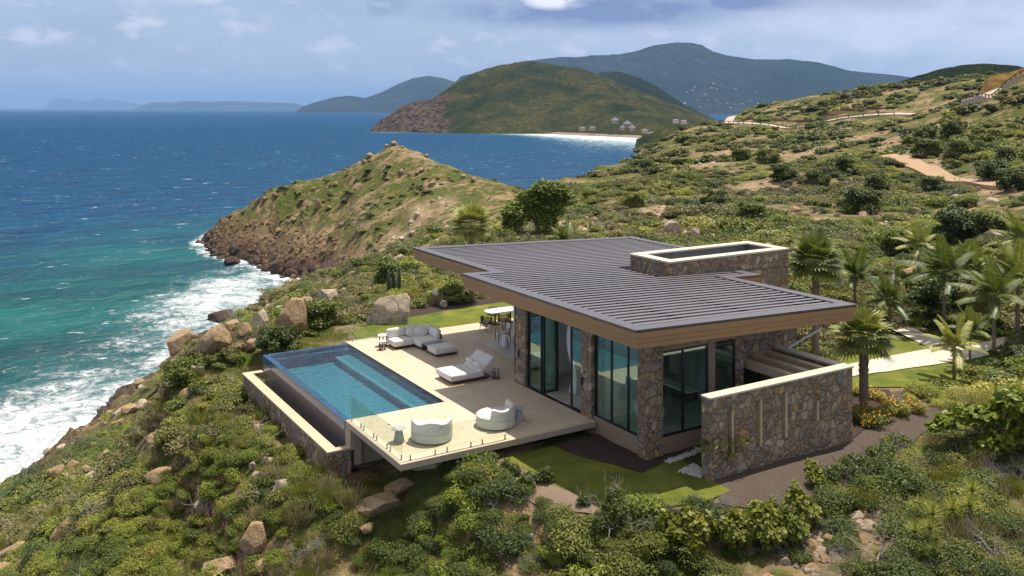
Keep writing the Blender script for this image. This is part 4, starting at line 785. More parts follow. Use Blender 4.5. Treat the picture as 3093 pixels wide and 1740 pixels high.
# ------------------------------------------------------------------ rocks
g1_ = 'boulders on the seaward slope'
def rock_mat(name, c1, c2, c3, sc=1.6):
    m, n, l, b, p = mat(name); tc = n.new('ShaderNodeTexCoord'); o = tc.outputs['Object']; a = noise(n, l, o, sc, 6, .65, .4); d = noise(n, l, o, sc * 7, 6, .7)
    w = n.new('ShaderNodeTexNoise'); w.inputs['Scale'].default_value = 1.1; w.inputs['Detail'].default_value = 5; w.inputs['Distortion'].default_value = 1.4; l.new(o, w.inputs['Vector'])
    crack = ramp(n, l, math_(n, l, 'ABSOLUTE', math_(n, l, 'SUBTRACT', w.outputs[0], .5)), (0, 1), (.012, 0))
    col = mixc(n, l, ramp(n, l, a, (.35, 0), (.65, 1)), c1, c2); col = mixc(n, l, ramp(n, l, d, (.45, 0), (.68, .8)), col, c3); col = mixc(n, l, math_(n, l, 'MULTIPLY', crack, .7), col, (.06, .04, .03))
    l.new(col, b.inputs['Base Color']); b.inputs['Roughness'].default_value = .92; b.inputs['Specular IOR Level'].default_value = .2
    bump(n, l, b, math_(n, l, 'ADD', math_(n, l, 'MULTIPLY', a, 1.5), math_(n, l, 'SUBTRACT', math_(n, l, 'MULTIPLY', d, .6), math_(n, l, 'MULTIPLY', crack, .5))), .8, .12); return m
M['rock_tan'] = rock_mat('tan_rock', (.38, .25, .13), (.46, .33, .20), (.25, .15, .075)); M['rock_pale'] = rock_mat('pale_rock', (.48, .37, .26), (.56, .47, .36), (.33, .22, .14))
M['rock_dark'] = rock_mat('dark_wet_rock', (.035, .026, .02), (.09, .06, .042), (.17, .11, .07)); M['rock_brown'] = rock_mat('brown_rock', (.20, .12, .065), (.30, .19, .105), (.11, .065, .035)); M['rock_grey'] = rock_mat('grey_white_rock', (.46, .43, .39), (.62, .58, .53), (.27, .23, .19))
def rockmesh(name, m, seed, facets=7, rough=.12, sub=5):
    facets += 8; rough *= .62
    r_ = random.Random(seed); bm = bmesh.new(); bmesh.ops.create_icosphere(bm, subdivisions=sub, radius=1)
    pl = [(Vector((r_.gauss(0, 1), r_.gauss(0, 1), r_.gauss(0, .7))).normalized(), r_.uniform(.52, .82)) for _ in range(facets)]
    co = np.array([v.co[:] for v in bm.verts]); o_ = seed * 13.7
    for nrm, d in pl:
        h = co @ np.array(nrm[:]); k = h > d; co[k] -= ((h[k] - d) * .96)[:, None] * np.array(nrm[:])[None]
    nn = fbm(co[:, 0] * 3 + o_ + co[:, 2] * 2, co[:, 1] * 3 - co[:, 2] * 2 + o_, 2.2, 5, .55, True); nn2 = fbm(co[:, 0] * 9 + o_, co[:, 1] * 9 + co[:, 2] * 7, 2, 4, .6)
    co *= (1 + rough * nn + rough * .5 * nn2)[:, None]
    for v, c in zip(bm.verts, co): v.co = c
    me = bpy.data.meshes.new(name); bm.to_mesh(me); bm.free(); me.polygons.foreach_set('use_smooth', [True] * len(me.polygons)); me.materials.append(m); return me
RM = {k: [rockmesh('boulder', M[k], i * 5 + j, 8 + i, .13) for i in range(4)] for j, k in enumerate(('rock_tan', 'rock_pale', 'rock_dark', 'rock_grey'))}
def boulder(u, v, wpx, hr, label, m='rock_tan', var=0, rz_=0, tilt=0, dr=.8, sink=.3, zoff=0, group=None, Z=None, zz=None):
    x, y, z, Zr = place(u, v)
    if Z: X = (u * 1.2007 - CX) / FPX * Z; x, y = wf(X, Z); z = gz(x, y) if zz is None else zz; Zr = Z
    w_ = wpx * 1.2007 / FPX * Zr / 2 * (1.25 if group == g1_ else 1); o = bpy.data.objects.new('boulder', RM[m][var % 4]); COL.objects.link(o)
    o.location = (x, y, z + w_ * hr * (1 - sink) + zoff); o.scale = (w_, w_ * dr, w_ * hr); o.rotation_euler = (0, tilt, -PSI + rz_); return tag(o, label, 'boulder', group)
o = boulder(985, 842, 160, .6, 'large pale cracked boulder slanting behind the corner sofa', 'rock_pale', 2, R(10), R(-16), .6, .3, Z=51.5, zz=-.35)
boulder(865, 868, 42, .7, 'rounded pale boulder at the far end of the pool', 'rock_pale', 2, .4, 0, .8, .2, Z=48.5, zz=-1.1)
boulder(738, 842, 88, .95, 'large tan boulder with a flat shaded face on the slope', 'rock_tan', 0, .3, R(6), .8, .25, group=g1_)
boulder(768, 800, 52, .95, 'pointed tan boulder leaning on the largest slope boulder', 'rock_tan', 1, 1.1, R(-12), .9, .1, group=g1_)
boulder(822, 770, 60, .75, 'broad pale tan boulder above the pointed one', 'rock_pale', 3, 0, 0, .8, .3, group=g1_); boulder(862, 745, 22, .8, 'small tan rock right of the broad pale tan boulder', 'rock_tan', 2, 0, 0, .8, .2, group=g1_); boulder(705, 788, 24, .6, 'small flat boulder above the large shaded one', 'rock_pale', 0, 1, 0, .8, .2, group=g1_)
boulder(657, 826, 46, .85, 'blocky tan boulder in the scrub left of the largest one', 'rock_pale', 2, 2, R(8), .9, .1, group=g1_)
boulder(608, 790, 62, .95, 'tall tan sea stack rock at the foot of the slope', 'rock_tan', 3, .6, R(10), .8, .1, Z=140, zz=-25); boulder(588, 835, 44, .7, 'tan rock below the tall sea stack rock', 'rock_tan', 1, .2, 0, .8, .2, group=g1_)
boulder(462, 893, 84, .68, 'big square tan boulder on the brow above the surf', 'rock_tan', 1, .2, R(-18), .8, .05, group=g1_); boulder(545, 895, 92, .6, 'long fractured tan boulder right of the square one', 'rock_tan', 2, -.3, R(-34), .7, .1, group=g1_)
boulder(618, 858, 46, .8, 'tan boulder behind the dead grey bush', 'rock_tan', 0, 1.4, 0, .8, .2, group=g1_); boulder(598, 893, 28, .9, 'small orange rock in the rock pile by the dead bush', 'rock_tan', 3, 0, 0, .9, .1, group=g1_); boulder(635, 885, 34, .8, 'dark tan rock in the rock pile nearest the pool', 'rock_tan', 1, .8, 0, .8, .1, group=g1_); boulder(585, 920, 26, .7, 'lowest tan rock of the pile by the dead bush', 'rock_tan', 2, 2, 0, .8, .2, group=g1_)
boulder(497, 955, 46, .7, 'smooth pale boulder below the fractured one', 'rock_pale', 0, .2, 0, .8, .3, group=g1_); boulder(440, 945, 46, .7, 'orange tan boulder under the big square one', 'rock_tan', 2, .9, 0, .8, .25, group=g1_); boulder(352, 975, 36, .5, 'flat tan rock on the brow of the slope', 'rock_tan', 3, 0, 0, .8, .3, group=g1_)
boulder(330, 1046, 52, .42, 'flat topped tan boulder at the edge above the foam', 'rock_tan', 1, .1, 0, .7, .05, group=g1_); boulder(376, 1058, 26, .6, 'small tan rock right of the flat topped boulder', 'rock_tan', 0, .1, 0, .7, .2, group=g1_); boulder(300, 1075, 34, .6, 'tan rock left below the flat topped boulder', 'rock_tan', 2, .1, 0, .7, .3, group=g1_)
boulder(142, 1215, 38, .98, 'egg shaped upright tan boulder low on the slope', 'rock_tan', 2, .4, R(12), .9, .15, group=g1_); boulder(215, 1200, 40, .6, 'tan ledge rock right of the egg shaped boulder', 'rock_tan', 1, .4, R(-15), .9, .2, group=g1_); boulder(180, 1188, 36, .5, 'low tan slab above the egg shaped boulder', 'rock_tan', 0, .4, R(-22), .7, .2, group=g1_); boulder(262, 1160, 56, .42, 'long tan slab of rock on the lower slope', 'rock_tan', 3, .2, R(-30), .6, .2, group=g1_); boulder(235, 1128, 22, .6, 'small tan rock above the long slab', 'rock_tan', 3, .2, 0, .6, .2, group=g1_)
boulder(35, 1282, 30, .5, 'tan rock at the left edge of the slope', 'rock_pale', 3, .2, 0, .6, .2, group=g1_); boulder(38, 1405, 70, .5, 'brown rock ledge at the bottom left', 'rock_tan', 2, .2, R(-10), .6, .3, group=g1_)
boulder(640, 1405, 78, .9, 'big smooth tan boulder at the bottom of the slope', 'rock_tan', 0, .2, 0, .8, .25, group=g1_); boulder(560, 1448, 110, .42, 'low wide tan rock left of the big smooth boulder', 'rock_tan', 3, .0, R(-10), .8, .3, group=g1_); boulder(665, 1440, 50, .6, 'tan rock against the right foot of the smooth boulder', 'rock_tan', 1, .0, 0, .8, .3, group=g1_)
g2_ = 'pale rocks in the near scrub'
boulder(618, 1268, 46, .6, 'pale grey boulder below the trough wall', 'rock_pale', 1, .3, 0, .8, .2, group=g2_); boulder(648, 1218, 34, .8, 'pale broken rock above the grey boulder', 'rock_pale', 0, .9, 0, .8, .1, group=g2_); boulder(634, 1190, 26, .8, 'topmost pale rock of the broken group below the trough', 'rock_pale', 3, .9, 0, .8, .1, group=g2_); boulder(780, 1175, 30, .55, 'pale rock at the foot of the trough wall', 'rock_grey', 2, .9, 0, .8, .2, group=g2_)
boulder(1330, 1368, 34, .8, 'jagged white rock in the near scrub', 'rock_grey', 1, .9, 0, .8, .1, group=g2_); boulder(1300, 1395, 30, .7, 'grey white rock left of the jagged white one', 'rock_grey', 2, .2, 0, .8, .1, group=g2_); boulder(1135, 1355, 22, .7, 'small pink tan rock in the near scrub', 'rock_pale', 2, .2, 0, .8, .1, group=g2_)
boulder(955, 1290, 170, .34, 'broad brown bedrock slab under the terrace corner', 'rock_tan', 3, R(-10), R(-16), .7, .45, group=g2_); boulder(1010, 1235, 120, .3, 'sloping bedrock just below the terrace slab', 'rock_tan', 1, R(-10), R(-14), .7, .5, group=g2_); boulder(925, 1345, 50, .6, 'dark brown rock below the bedrock slab', 'rock_tan', 2, .2, 0, .8, .2, group=g2_)
boulder(2210, 1175, 20, .9, 'pointed pale rock on top of the rubble', 'rock_pale', 1, .2, 0, .8, .1, group=g2_); boulder(2214, 1190, 26, .5, 'pale rock under the pointed one on the rubble', 'rock_pale', 0, .2, 0, .8, .1, group=g2_); boulder(2232, 1210, 28, .3, 'flat pale slab in the rubble', 'rock_pale', 3, .2, 0, .8, .1, group=g2_); boulder(2238, 1228, 24, .4, 'lowest flat slab of the rubble on the right', 'rock_pale', 1, .2, 0, .8, .1, group=g2_)
boulder(2052, 1338, 22, .8, 'round grey stone near the big leaved bushes', 'rock_grey', 0, .2, 0, .9, .1, group=g2_); boulder(1965, 1370, 26, .7, 'grey rock under the big leaved bushes', 'rock_grey', 1, .2, 0, .9, .1, group=g2_); boulder(1880, 1332, 26, .7, 'pale rock between the big leaved bushes', 'rock_grey', 3, .2, 0, .9, .1, group=g2_)
g3_ = 'boulders behind the villa'
boulder(1693, 598, 48, .95, 'tall egg shaped pink boulder behind the villa roof', 'rock_pale', 0, .2, 0, .9, .1, group=g3_); boulder(1722, 600, 24, .9, 'small boulder between the two pink boulders', 'rock_pale', 1, .2, 0, .9, .1, group=g3_); boulder(1748, 602, 34, .9, 'rounded pink boulder right of the tall one', 'rock_pale', 2, .2, 0, .9, .1, group=g3_); boulder(1790, 606, 26, .8, 'low boulder at the right end of the pink boulders', 'rock_pale', 3, .2, 0, .9, .1, group=g3_)
for i, (u, v, w_) in enumerate(((1488, 545, 18), (1476, 556, 16), (1498, 560, 16), (1462, 566, 18), (1485, 572, 16), (1510, 552, 12), (1508, 536, 12))): boulder(u, v, w_, .8, 'one of the brown rocks in the pile on the slope behind the palm', 'rock_tan', i, i, 0, .9, .1, group='rock pile behind the palm')
g4_ = 'rocks on the headland'
for i, (u, v, w_, h_, lb) in enumerate([(990, 364, 24, .45, 'flat tan rock on the very top of the headland'), (972, 372, 14, .7, 'small rock left of the headland summit rock'), (1012, 374, 10, .7, 'small rock right of the headland summit rock'), (930, 398, 22, .7, 'tan outcrop on the ridge left of the summit'), (915, 412, 18, .7, 'tan outcrop lower on the ridge left of the summit'), (800, 525, 26, 1.2, 'upright tan rock halfway down the headland'), (828, 528, 18, .6, 'rock right of the upright headland rock'),
        (1012, 442, 26, .7, 'dark tan rock in the middle of the headland face'), (1030, 446, 16, .7, 'small rock beside the dark tan headland rock'), (1062, 432, 20, .5, 'flat brown rock near the ridge right of the summit'), (1072, 395, 14, .6, 'rock on the ridge right of the summit'), (1165, 450, 20, .6, 'brown rock near the right end of the ridge'), (1190, 460, 18, .6, 'lower brown rock near the right end of the ridge'), (1130, 452, 14, .6, 'small brown rock above the green patch'),
        (752, 440, 10, .9, 'small rock at the left shoulder of the headland'), (790, 480, 18, .5, 'flat rock under the left shoulder'), (845, 475, 20, .5, 'tan rock on the left shoulder slope'), (690, 500, 16, .6, 'rock on the lower left ridge'), (665, 512, 14, .6, 'rock farther down the lower left ridge'), (740, 560, 18, .7, 'rock on the slope above the sea cliff'), (700, 590, 22, .7, 'brown rock near the sea cliff'), (1010, 612, 24, .4, 'pale flat boulder at the edge of the near scrub'), (1150, 590, 30, .3, 'long pale rock left of the lone palm')]):
    boulder(u, v, w_, h_, lb, 'rock_pale' if i > 20 else 'rock_tan', i, i * .7, 0, .9, .2, group=g4_)
g5_ = 'dark rocks in the surf'
for i, (u, v, w_, h_, lb) in enumerate([(562, 795, 96, .38, 'black jagged rock ledge in the surf below the slope'), (535, 802, 50, .3, 'low tip of the black rock ledge'), (560, 605, 70, .5, 'dark rocky point at the tip of the headland'), (535, 600, 36, .35, 'outermost dark rock of the headland tip'), (600, 625, 60, .6, 'dark rock behind the headland tip'), (585, 655, 70, .35, 'dark ledge in the white water of the headland'), (640, 655, 60, .5, 'second dark ledge in the white water'), (560, 640, 40, .35, 'dark rock between tip and ledge'), (700, 675, 60, .8, 'dark cliff block at the corner of the cove'), (668, 672, 22, .5, 'small dark rock in the cove foam'), (655, 690, 16, .5, 'tiny dark rock awash in the cove')]):
    Zs = -SEA + 12; Z = FPX * Zs / ((v + w_ * h_ * .3) * 1.2007 - HV); boulder(u, v, w_, h_, lb, 'rock_dark', i, i * .9, R(-8), .7, .35, group=g5_, Z=Z, zz=SEA - .4)

# ------------------------------------------------------------------ foliage
def leaf_mat(name, c1, c2, c3, tr=.25, pos=.5, spec=.35):
    m, n, l, b, p = mat(name); a = n.new('ShaderNodeAttribute'); a.attribute_name = 'lv'; oi = n.new('ShaderNodeObjectInfo')
    q = noise(n, l, p, pos * .12, 3, .5); f = math_(n, l, 'ADD', math_(n, l, 'MULTIPLY', a.outputs['Fac'], .55), math_(n, l, 'ADD', math_(n, l, 'MULTIPLY', oi.outputs['Random'], .40), math_(n, l, 'MULTIPLY', math_(n, l, 'SUBTRACT', q, .5), 1.5)))
    col = ramp(n, l, f, (.05, c1), (.5, c2), (.95, c3)); l.new(col, b.inputs['Base Color']); b.inputs['Roughness'].default_value = .5; b.inputs['Specular IOR Level'].default_value = spec
    t = n.new('ShaderNodeBsdfTranslucent'); l.new(mixc(n, l, .5, col, (.22, .26, .03)), t.inputs[0]); mx = n.new('ShaderNodeMixShader'); mx.inputs[0].default_value = tr
    l.new(b.outputs[0], mx.inputs[1]); l.new(t.outputs[0], mx.inputs[2]); l.new(mx.outputs[0], n['Material Output'].inputs[0]); return m
M['scrub'] = leaf_mat('scrub_leaves', (.045, .065, .007), (.160, .175, .018), (.42, .38, .075), .25); M['dark'] = leaf_mat('dark_leaves', (.026, .048, .006), (.085, .118, .012), (.22, .23, .030), .2); M['bright'] = leaf_mat('bright_leaves', (.095, .135, .012), (.235, .275, .026), (.52, .48, .09), .33)
M['yellow'] = leaf_mat('yellow_green_leaves', (.09, .115, .010), (.22, .225, .022), (.50, .42, .09), .3); M['brown'] = leaf_mat('olive_brown_leaves', (.06, .055, .015), (.15, .135, .035), (.30, .25, .09), .2); M['dry'] = leaf_mat('dry_grass', (.20, .15, .07), (.34, .27, .14), (.46, .38, .22), .2); M['palm'] = leaf_mat('palm_leaves', (.06, .09, .014), (.20, .225, .036), (.50, .46, .13), .25, spec=.6); M['flower'] = leaf_mat('orange_blossom', (.65, .22, .02), (.75, .35, .03), (.85, .50, .08), .2)
M['twig'] = simple('grey_dead_wood', (.36, .32, .285), .9, .25, 10, .1, bm=0); M['bark'] = simple('grey_brown_bark', (.20, .16, .12), .95, .35, 9, .1, bm=.6); M['cactus'] = simple('cactus_green', (.06, .075, .03), .8, .3, 4)
def leaves(n, lobes, size, asp=.5, shell=.55, flat=.3, seed=0, up=.75, cup=0):
    g = np.random.default_rng(seed); lob = np.array(lobes, float); wgt = (lob[:, 3] * lob[:, 4] * lob[:, 5]) ** .67; k = g.choice(len(lob), n, p=wgt / wgt.sum())
    d = g.normal(size=(n, 3)); d /= np.linalg.norm(d, axis=1)[:, None]; d[:, 2] = np.abs(d[:, 2]) * (1 - .0) * np.where(g.random(n) < .82, 1, -1); r = (shell + (1 - shell) * g.random(n) ** .5)[:, None] * (1 + .12 * g.normal(size=(n, 1)))
    c = lob[k, :3] + d * r * lob[k, 3:6]
    nrm = d * (1 - flat) + g.normal(size=(n, 3)) * .55 + np.array([0, 0, up]); nrm /= np.linalg.norm(nrm, axis=1)[:, None]
    a = np.cross(nrm, g.normal(size=(n, 3))); a /= np.linalg.norm(a, axis=1)[:, None]; b = np.cross(nrm, a); s = size * (.6 + .8 * g.random(n))[:, None]
    v = np.stack([c - a * s, c + b * s * asp + nrm * s * .12, c + a * s, c - b * s * asp + nrm * s * .12], 1).reshape(-1, 3)
    lv = np.repeat(np.clip(g.normal(.5, .24, n), 0, 1), 4); return v, np.arange(n * 4).reshape(n, 4), lv
def leafmesh(name, m, n, lobes, size, **k): v, f, lv = leaves(n, lobes, size, **k); o = npmesh(name, v, f, m, False, {'lv': lv}); return o
def rlobes(seed, n, R_=1, h=.6, r=(.35, .6)):
    g = random.Random(seed); out = []
    for _ in range(n): a = g.uniform(0, 6.28); q = R_ * math.sqrt(g.random()) * .75; s = g.uniform(*r); out.append((q * math.cos(a), q * math.sin(a), h * g.uniform(.25, .75), s, s, s * g.uniform(.5, .8)))
    return out
def twigs(name, n, L_, rad, seed, m, spread=1.0, fork=3, base=(0, 0, 0)):
    g = random.Random(seed); T = MB()
    def br(p, d, L, r, dep):
        pts = [p]; 
        for i in range(3): d = (d + Vector((g.gauss(0, .22), g.gauss(0, .22), g.gauss(0.02, .15)))).normalized(); pts.append(pts[-1] + d * L / 3)
        T.tube(pts, [r, r * .85, r * .7, r * .55], 4, False)
        if dep:
            for _ in range(g.choice((2, 2, 3))): br(pts[g.choice((2, 3, 3))], (d + Vector((g.gauss(0, .6), g.gauss(0, .6), g.gauss(.05, .4))) * spread).normalized(), L * g.uniform(.55, .8), r * .55, dep - 1)
    for _ in range(n): a = g.uniform(0, 6.28); br(Vector(base), Vector((math.cos(a) * spread, math.sin(a) * spread, g.uniform(.5, 1.2))).normalized(), L_ * g.uniform(.6, 1), rad, fork)
    return T.build(name, m)
# prototypes of the ground cover live in collections of their own and are scattered by geometry nodes
def proto(cname, objs):
    c = bpy.data.collections.new(cname)
    for o in objs: COL.objects.unlink(o); c.objects.link(o)
    return c
near = proto('near_scrub', [twigs('branches', 7, .5, .010, 59, M['twig'], 1.1, 4)] + [leafmesh('scrub', M[m_], (2100, 3000, 1700, 2400)[i % 4], rlobes(i, 7, .8, .7), (.060, .045, .075, .052)[i % 4], seed=i, asp=(.42, .5, .35, .6)[i % 4]) for i, m_ in enumerate(('dark', 'scrub', 'bright', 'scrub', 'yellow', 'bright', 'scrub', 'dark'))])
mid = proto('mid_scrub', [leafmesh('scrub', M[m_], 1500, rlobes(20 + i, 9, .85, .6, (.28, .55)), .070, seed=20 + i, asp=.5) for i, m_ in enumerate(('brown', 'dark', 'scrub', 'bright', 'scrub', 'dark', 'scrub', 'brown'))])
far = proto('far_scrub', [leafmesh('scrub', M[m_], 800, rlobes(40 + i, 10, .9, .55, (.22, .45)), .105, seed=40 + i, asp=.6) for i, m_ in enumerate(('brown', 'dark', 'scrub', 'dark', 'bright', 'scrub', 'dark', 'brown'))])
def grassproto(i, m_, n=160, h=.45):
    g = np.random.default_rng(i); a = g.uniform(0, 6.28, n); r = .3 * np.sqrt(g.random(n)); c = np.stack([r * np.cos(a), r * np.sin(a), 0 * r], 1); d = np.stack([g.normal(0, .35, n), g.normal(0, .35, n), np.ones(n)], 1) * (h * (.5 + g.random(n)))[:, None]
    sd = np.stack([np.cos(a), np.sin(a), 0 * a], 1) * .012; v = np.stack([c - sd, c + sd, c + d + sd * .3, c + d - sd * .3], 1).reshape(-1, 3); return npmesh('grass', v, np.arange(4 * n).reshape(n, 4), m_, False, {'lv': np.repeat(g.random(n), 4)})
grassc = proto('grass_tufts', [grassproto(1, M['dry']), grassproto(2, M['yellow']), grassproto(3, M['dry'], 120, .3)])
deadc = proto('dead_branches', [twigs('branches', 4, .42, .012, 60 + i, M['twig'], 1.2, 3) for i in range(3)])
stonec = proto('stones', [bpy.data.objects.new('stone', rockmesh('stone', M[k], 70 + i, 7, .12, 3)) for i, k in enumerate(('rock_pale', 'rock_grey', 'rock_tan', 'rock_pale'))] if False else [])
brownc = bpy.data.collections.new('brown_stones')
for i in range(3): brownc.objects.link(bpy.data.objects.new('stone', rockmesh('stone', M['rock_brown'], 80 + i, 9, .16, 3)))
for i, k in enumerate(('rock_pale', 'rock_tan', 'rock_pale', 'rock_tan')): stonec.objects.link(bpy.data.objects.new('stone', rockmesh('stone', M[k], 70 + i, 7, .12, 3)))
def scatter(name, P, scl, rotz, tiltv, coll, label, squash=1.0, idx=None):
    me = bpy.data.meshes.new(name); me.vertices.add(len(P)); me.vertices.foreach_set('co', np.asarray(P, np.float32).ravel())
    sc = np.asarray(scl, float); sc = np.stack([sc, sc, sc * squash], -1) if sc.ndim == 1 else sc
    at = me.attributes.new('sc', 'FLOAT_VECTOR', 'POINT'); at.data.foreach_set('vector', sc.astype(np.float32).ravel())
    at = me.attributes.new('ro', 'FLOAT_VECTOR', 'POINT'); at.data.foreach_set('vector', np.stack([tiltv[:, 0], tiltv[:, 1], rotz], -1).astype(np.float32).ravel())
    if idx is not None: me.attributes.new('ix', 'INT', 'POINT').data.foreach_set('value', np.asarray(idx, np.int32))
    ob = bpy.data.objects.new(name, me); COL.objects.link(ob); tag(ob, label, None, None, 'stuff')
    g = bpy.data.node_groups.new(name, 'GeometryNodeTree'); g.interface.new_socket('Geometry', in_out='INPUT', socket_type='NodeSocketGeometry'); g.interface.new_socket('Geometry', in_out='OUTPUT', socket_type='NodeSocketGeometry')
    N, L = g.nodes, g.links; gi = N.new('NodeGroupInput'); go = N.new('NodeGroupOutput'); ip = N.new('GeometryNodeInstanceOnPoints'); ci = N.new('GeometryNodeCollectionInfo'); ci.inputs['Collection'].default_value = coll; ci.inputs['Separate Children'].default_value = True; ci.inputs['Reset Children'].default_value = True
    a1 = N.new('GeometryNodeInputNamedAttribute'); a1.data_type = 'FLOAT_VECTOR'; a1.inputs['Name'].default_value = 'sc'; a2 = N.new('GeometryNodeInputNamedAttribute'); a2.data_type = 'FLOAT_VECTOR'; a2.inputs['Name'].default_value = 'ro'
    rv = N.new('FunctionNodeRandomValue'); rv.data_type = 'INT'; rv.inputs['Min'].default_value = 0; rv.inputs['Max'].default_value = len(coll.objects) - 1
    L.new(gi.outputs[0], ip.inputs['Points']); L.new(ci.outputs[0], ip.inputs['Instance']); ip.inputs['Pick Instance'].default_value = True
    a3 = N.new('GeometryNodeInputNamedAttribute'); a3.data_type = 'INT'; a3.inputs['Name'].default_value = 'ix'; L.new([s for s in (a3 if idx is not None else rv).outputs if s.enabled][0], ip.inputs['Instance Index']); L.new(a1.outputs[0], ip.inputs['Scale']); L.new(a2.outputs[0], ip.inputs['Rotation']); L.new(ip.outputs[0], go.inputs[0])
    md = ob.modifiers.new('scatter', 'NODES'); md.node_group = g; return ob
KEEP = [(12.0, 36.5, 28.0, 48.6), (20.5, 36, 25, 44.5), (17.2, 22.2, 21.9, 28.3), (20.8, 29.8, 22.9, 27), (29.5, 45.2, 26.5, 31.6), (29.0, 49, 27.0, 30.2), (11.7, 13.3, 32.5, 44.9), (22.5, 30.5, 21.2, 23.2), (16.5, 18.2, 22.2, 28.2), (29.7, 34.5, 23.8, 27), (20, 30, 48.3, 50.0), (30, 35, 22.6, 24.6), (44, 48, 29, 33), (15.9, 18.3, 24.6, 28.2), (16.9, 18.9, 22.2, 24.7), (24, 34.5, 20.8, 24), (34, 41.5, 25.0, 27), (21, 26, 20.6, 22)]
TRK = [(2222, 390, 178), (2262, 410, 164), (2310, 432, 149), (2370, 455, 137), (2440, 475, 125), (2500, 492, 116), (2600, 512, 104)]
RDS = [(1856, 296, 440), (1838, 304, 415), (1822, 316, 385), (1840, 327, 360), (1900, 333, 340), (2000, 331, 330), (2120, 326, 320), (2300, 315, 300)]
RD2 = [(2440, 243, 232), (2480, 247, 226), (2520, 255, 219), (2560, 262, 212), (2620, 272, 205)]
def openmask(x, y):
    k = np.ones(len(x), bool)
    for pl_, w_ in ((TRK, 2.4), (RDS, 6), (RD2, 8)):
        q = [wf((u * 1.2007 - CX) / FPX * Z, Z) for u, v, Z in pl_]
        for (ax_, ay_), (bx_, by_) in zip(q[:-1], q[1:]):
            L2 = (bx_ - ax_) ** 2 + (by_ - ay_) ** 2; s_ = np.clip(((x - ax_) * (bx_ - ax_) + (y - ay_) * (by_ - ay_)) / L2, 0, 1); k &= np.hypot(x - ax_ - s_ * (bx_ - ax_), y - ay_ - s_ * (by_ - ay_)) > w_
    for x0, x1, y0, y1 in KEEP: k &= ~((x > x0) & (x < x1) & (y > y0) & (y < y1))
    return k
def band(Z0, Z1, sp, seed, tmax=.66, thr=.0, low=SEA + 3):
    g = np.random.default_rng(seed); n = int(tmax * (Z1 ** 2 - Z0 ** 2) / sp ** 2); Z = np.sqrt(g.uniform(Z0 ** 2, Z1 ** 2, n)); t = g.uniform(-tmax, tmax, n); x, y = wf(t * Z, Z); z = ground(x, y)
    k = (z > low) & openmask(x, y) & (bare(x, y) < .35 + .3 * g.random(n))
    return x[k], y[k], z[k], Z[k], t[k], g
def dens(x, y): return fbm(x, y, 14, 4, .55)
def veg(name, Z0, Z1, sp, coll, smin, smax, seed, label, thr=-.16, sink=.12, head=True, squash=.9):
    x, y, z, Z, t, g = band(Z0, Z1, sp, seed); X = t * Z; dn = dens(x, y) + .10 * g.normal(size=len(x)); k = dn > thr
    hd = (Z > 175) & (X < 12); k &= ~hd | (g.random(len(x)) < .8); cliff = z < SEA + 9 + 5 * g.random(len(x)); k &= ~cliff
    x, y, z, dn, Z, hd = x[k], y[k], z[k], dn[k], Z[k], hd[k]; s = (smin + (smax - smin) * g.random(len(x)) ** 2.0) * (1 + .9 * np.clip(dn - .02, 0, .3) * 3) * np.where(hd, .5, 1)
    sea_side = np.clip((-(x * RT[0] + y * RT[1]) - 8) / 30, 0, 1); sc = np.stack([s, s * (1 + .9 * sea_side), s * squash * (1 - .35 * sea_side)], -1)
    ti = g.normal(0, .12, (len(x), 2)); ro = np.where(sea_side > .3, -.3 + g.normal(0, .3, len(x)), g.uniform(0, 6.28, len(x)))
    nk = len(coll.objects); pt = (fbm(x + 90, y - 40, 9 + Z1 * .05, 3) * 2.2 + .5 + .13 * g.normal(size=len(x))); ix = np.clip((pt * nk).astype(int), 0, nk - 1)
    return scatter(name, np.stack([x, y, z - sink * s], -1), sc, ro, ti, coll, label, idx=ix)
veg('scrub', 15, 40, .44, near, .28, .74, 1, 'dense low olive scrub on the near slope', -.34)
veg('scrub', 40, 85, .70, mid, .42, 1.1, 2, 'low windswept scrub below and beside the villa', -.28)
veg('scrub', 85, 175, 1.5, mid, .5, 1.6, 3, 'scrub on the slopes beyond the villa', -.07)
veg('scrub', 175, 480, 3.1, far, .7, 2.6, 4, 'scrub on the distant hillside and headland', -.01)
x, y, z, Z, t, g = band(15, 60, .75, 11); k = dens(x + 50, y) > .02; x, y, z = x[k], y[k], z[k]
scatter('dry_grass', np.stack([x, y, z], -1), g.uniform(.5, 1.3, len(x)), g.uniform(0, 6.28, len(x)), g.normal(0, .1, (len(x), 2)), grassc, 'dry straw coloured grass between the shrubs')
x, y, z, Z, t, g = band(17, 140, 5.2, 12); s = g.uniform(.6, 1.5, len(x)) * (1 + Z / 120)
scatter('dead_branches', np.stack([x, y, z + .15], -1), s, g.uniform(0, 6.28, len(x)), g.normal(0, .3, (len(x), 2)), deadc, 'bare grey branches in the scrub')
x, y, z, Z, t, g = band(15, 110, 1.9, 13, thr=0); k = g.random(len(x)) < .30; x, y, z, Z = x[k], y[k], z[k], Z[k]; s = (.08 + .42 * g.random(len(x)) ** 2.5) * (1 + Z / 70)
scatter('stones', np.stack([x, y, z], -1), s, g.uniform(0, 6.28, len(x)), g.normal(0, .3, (len(x), 2)), stonec, 'loose stones on the slope', .7)
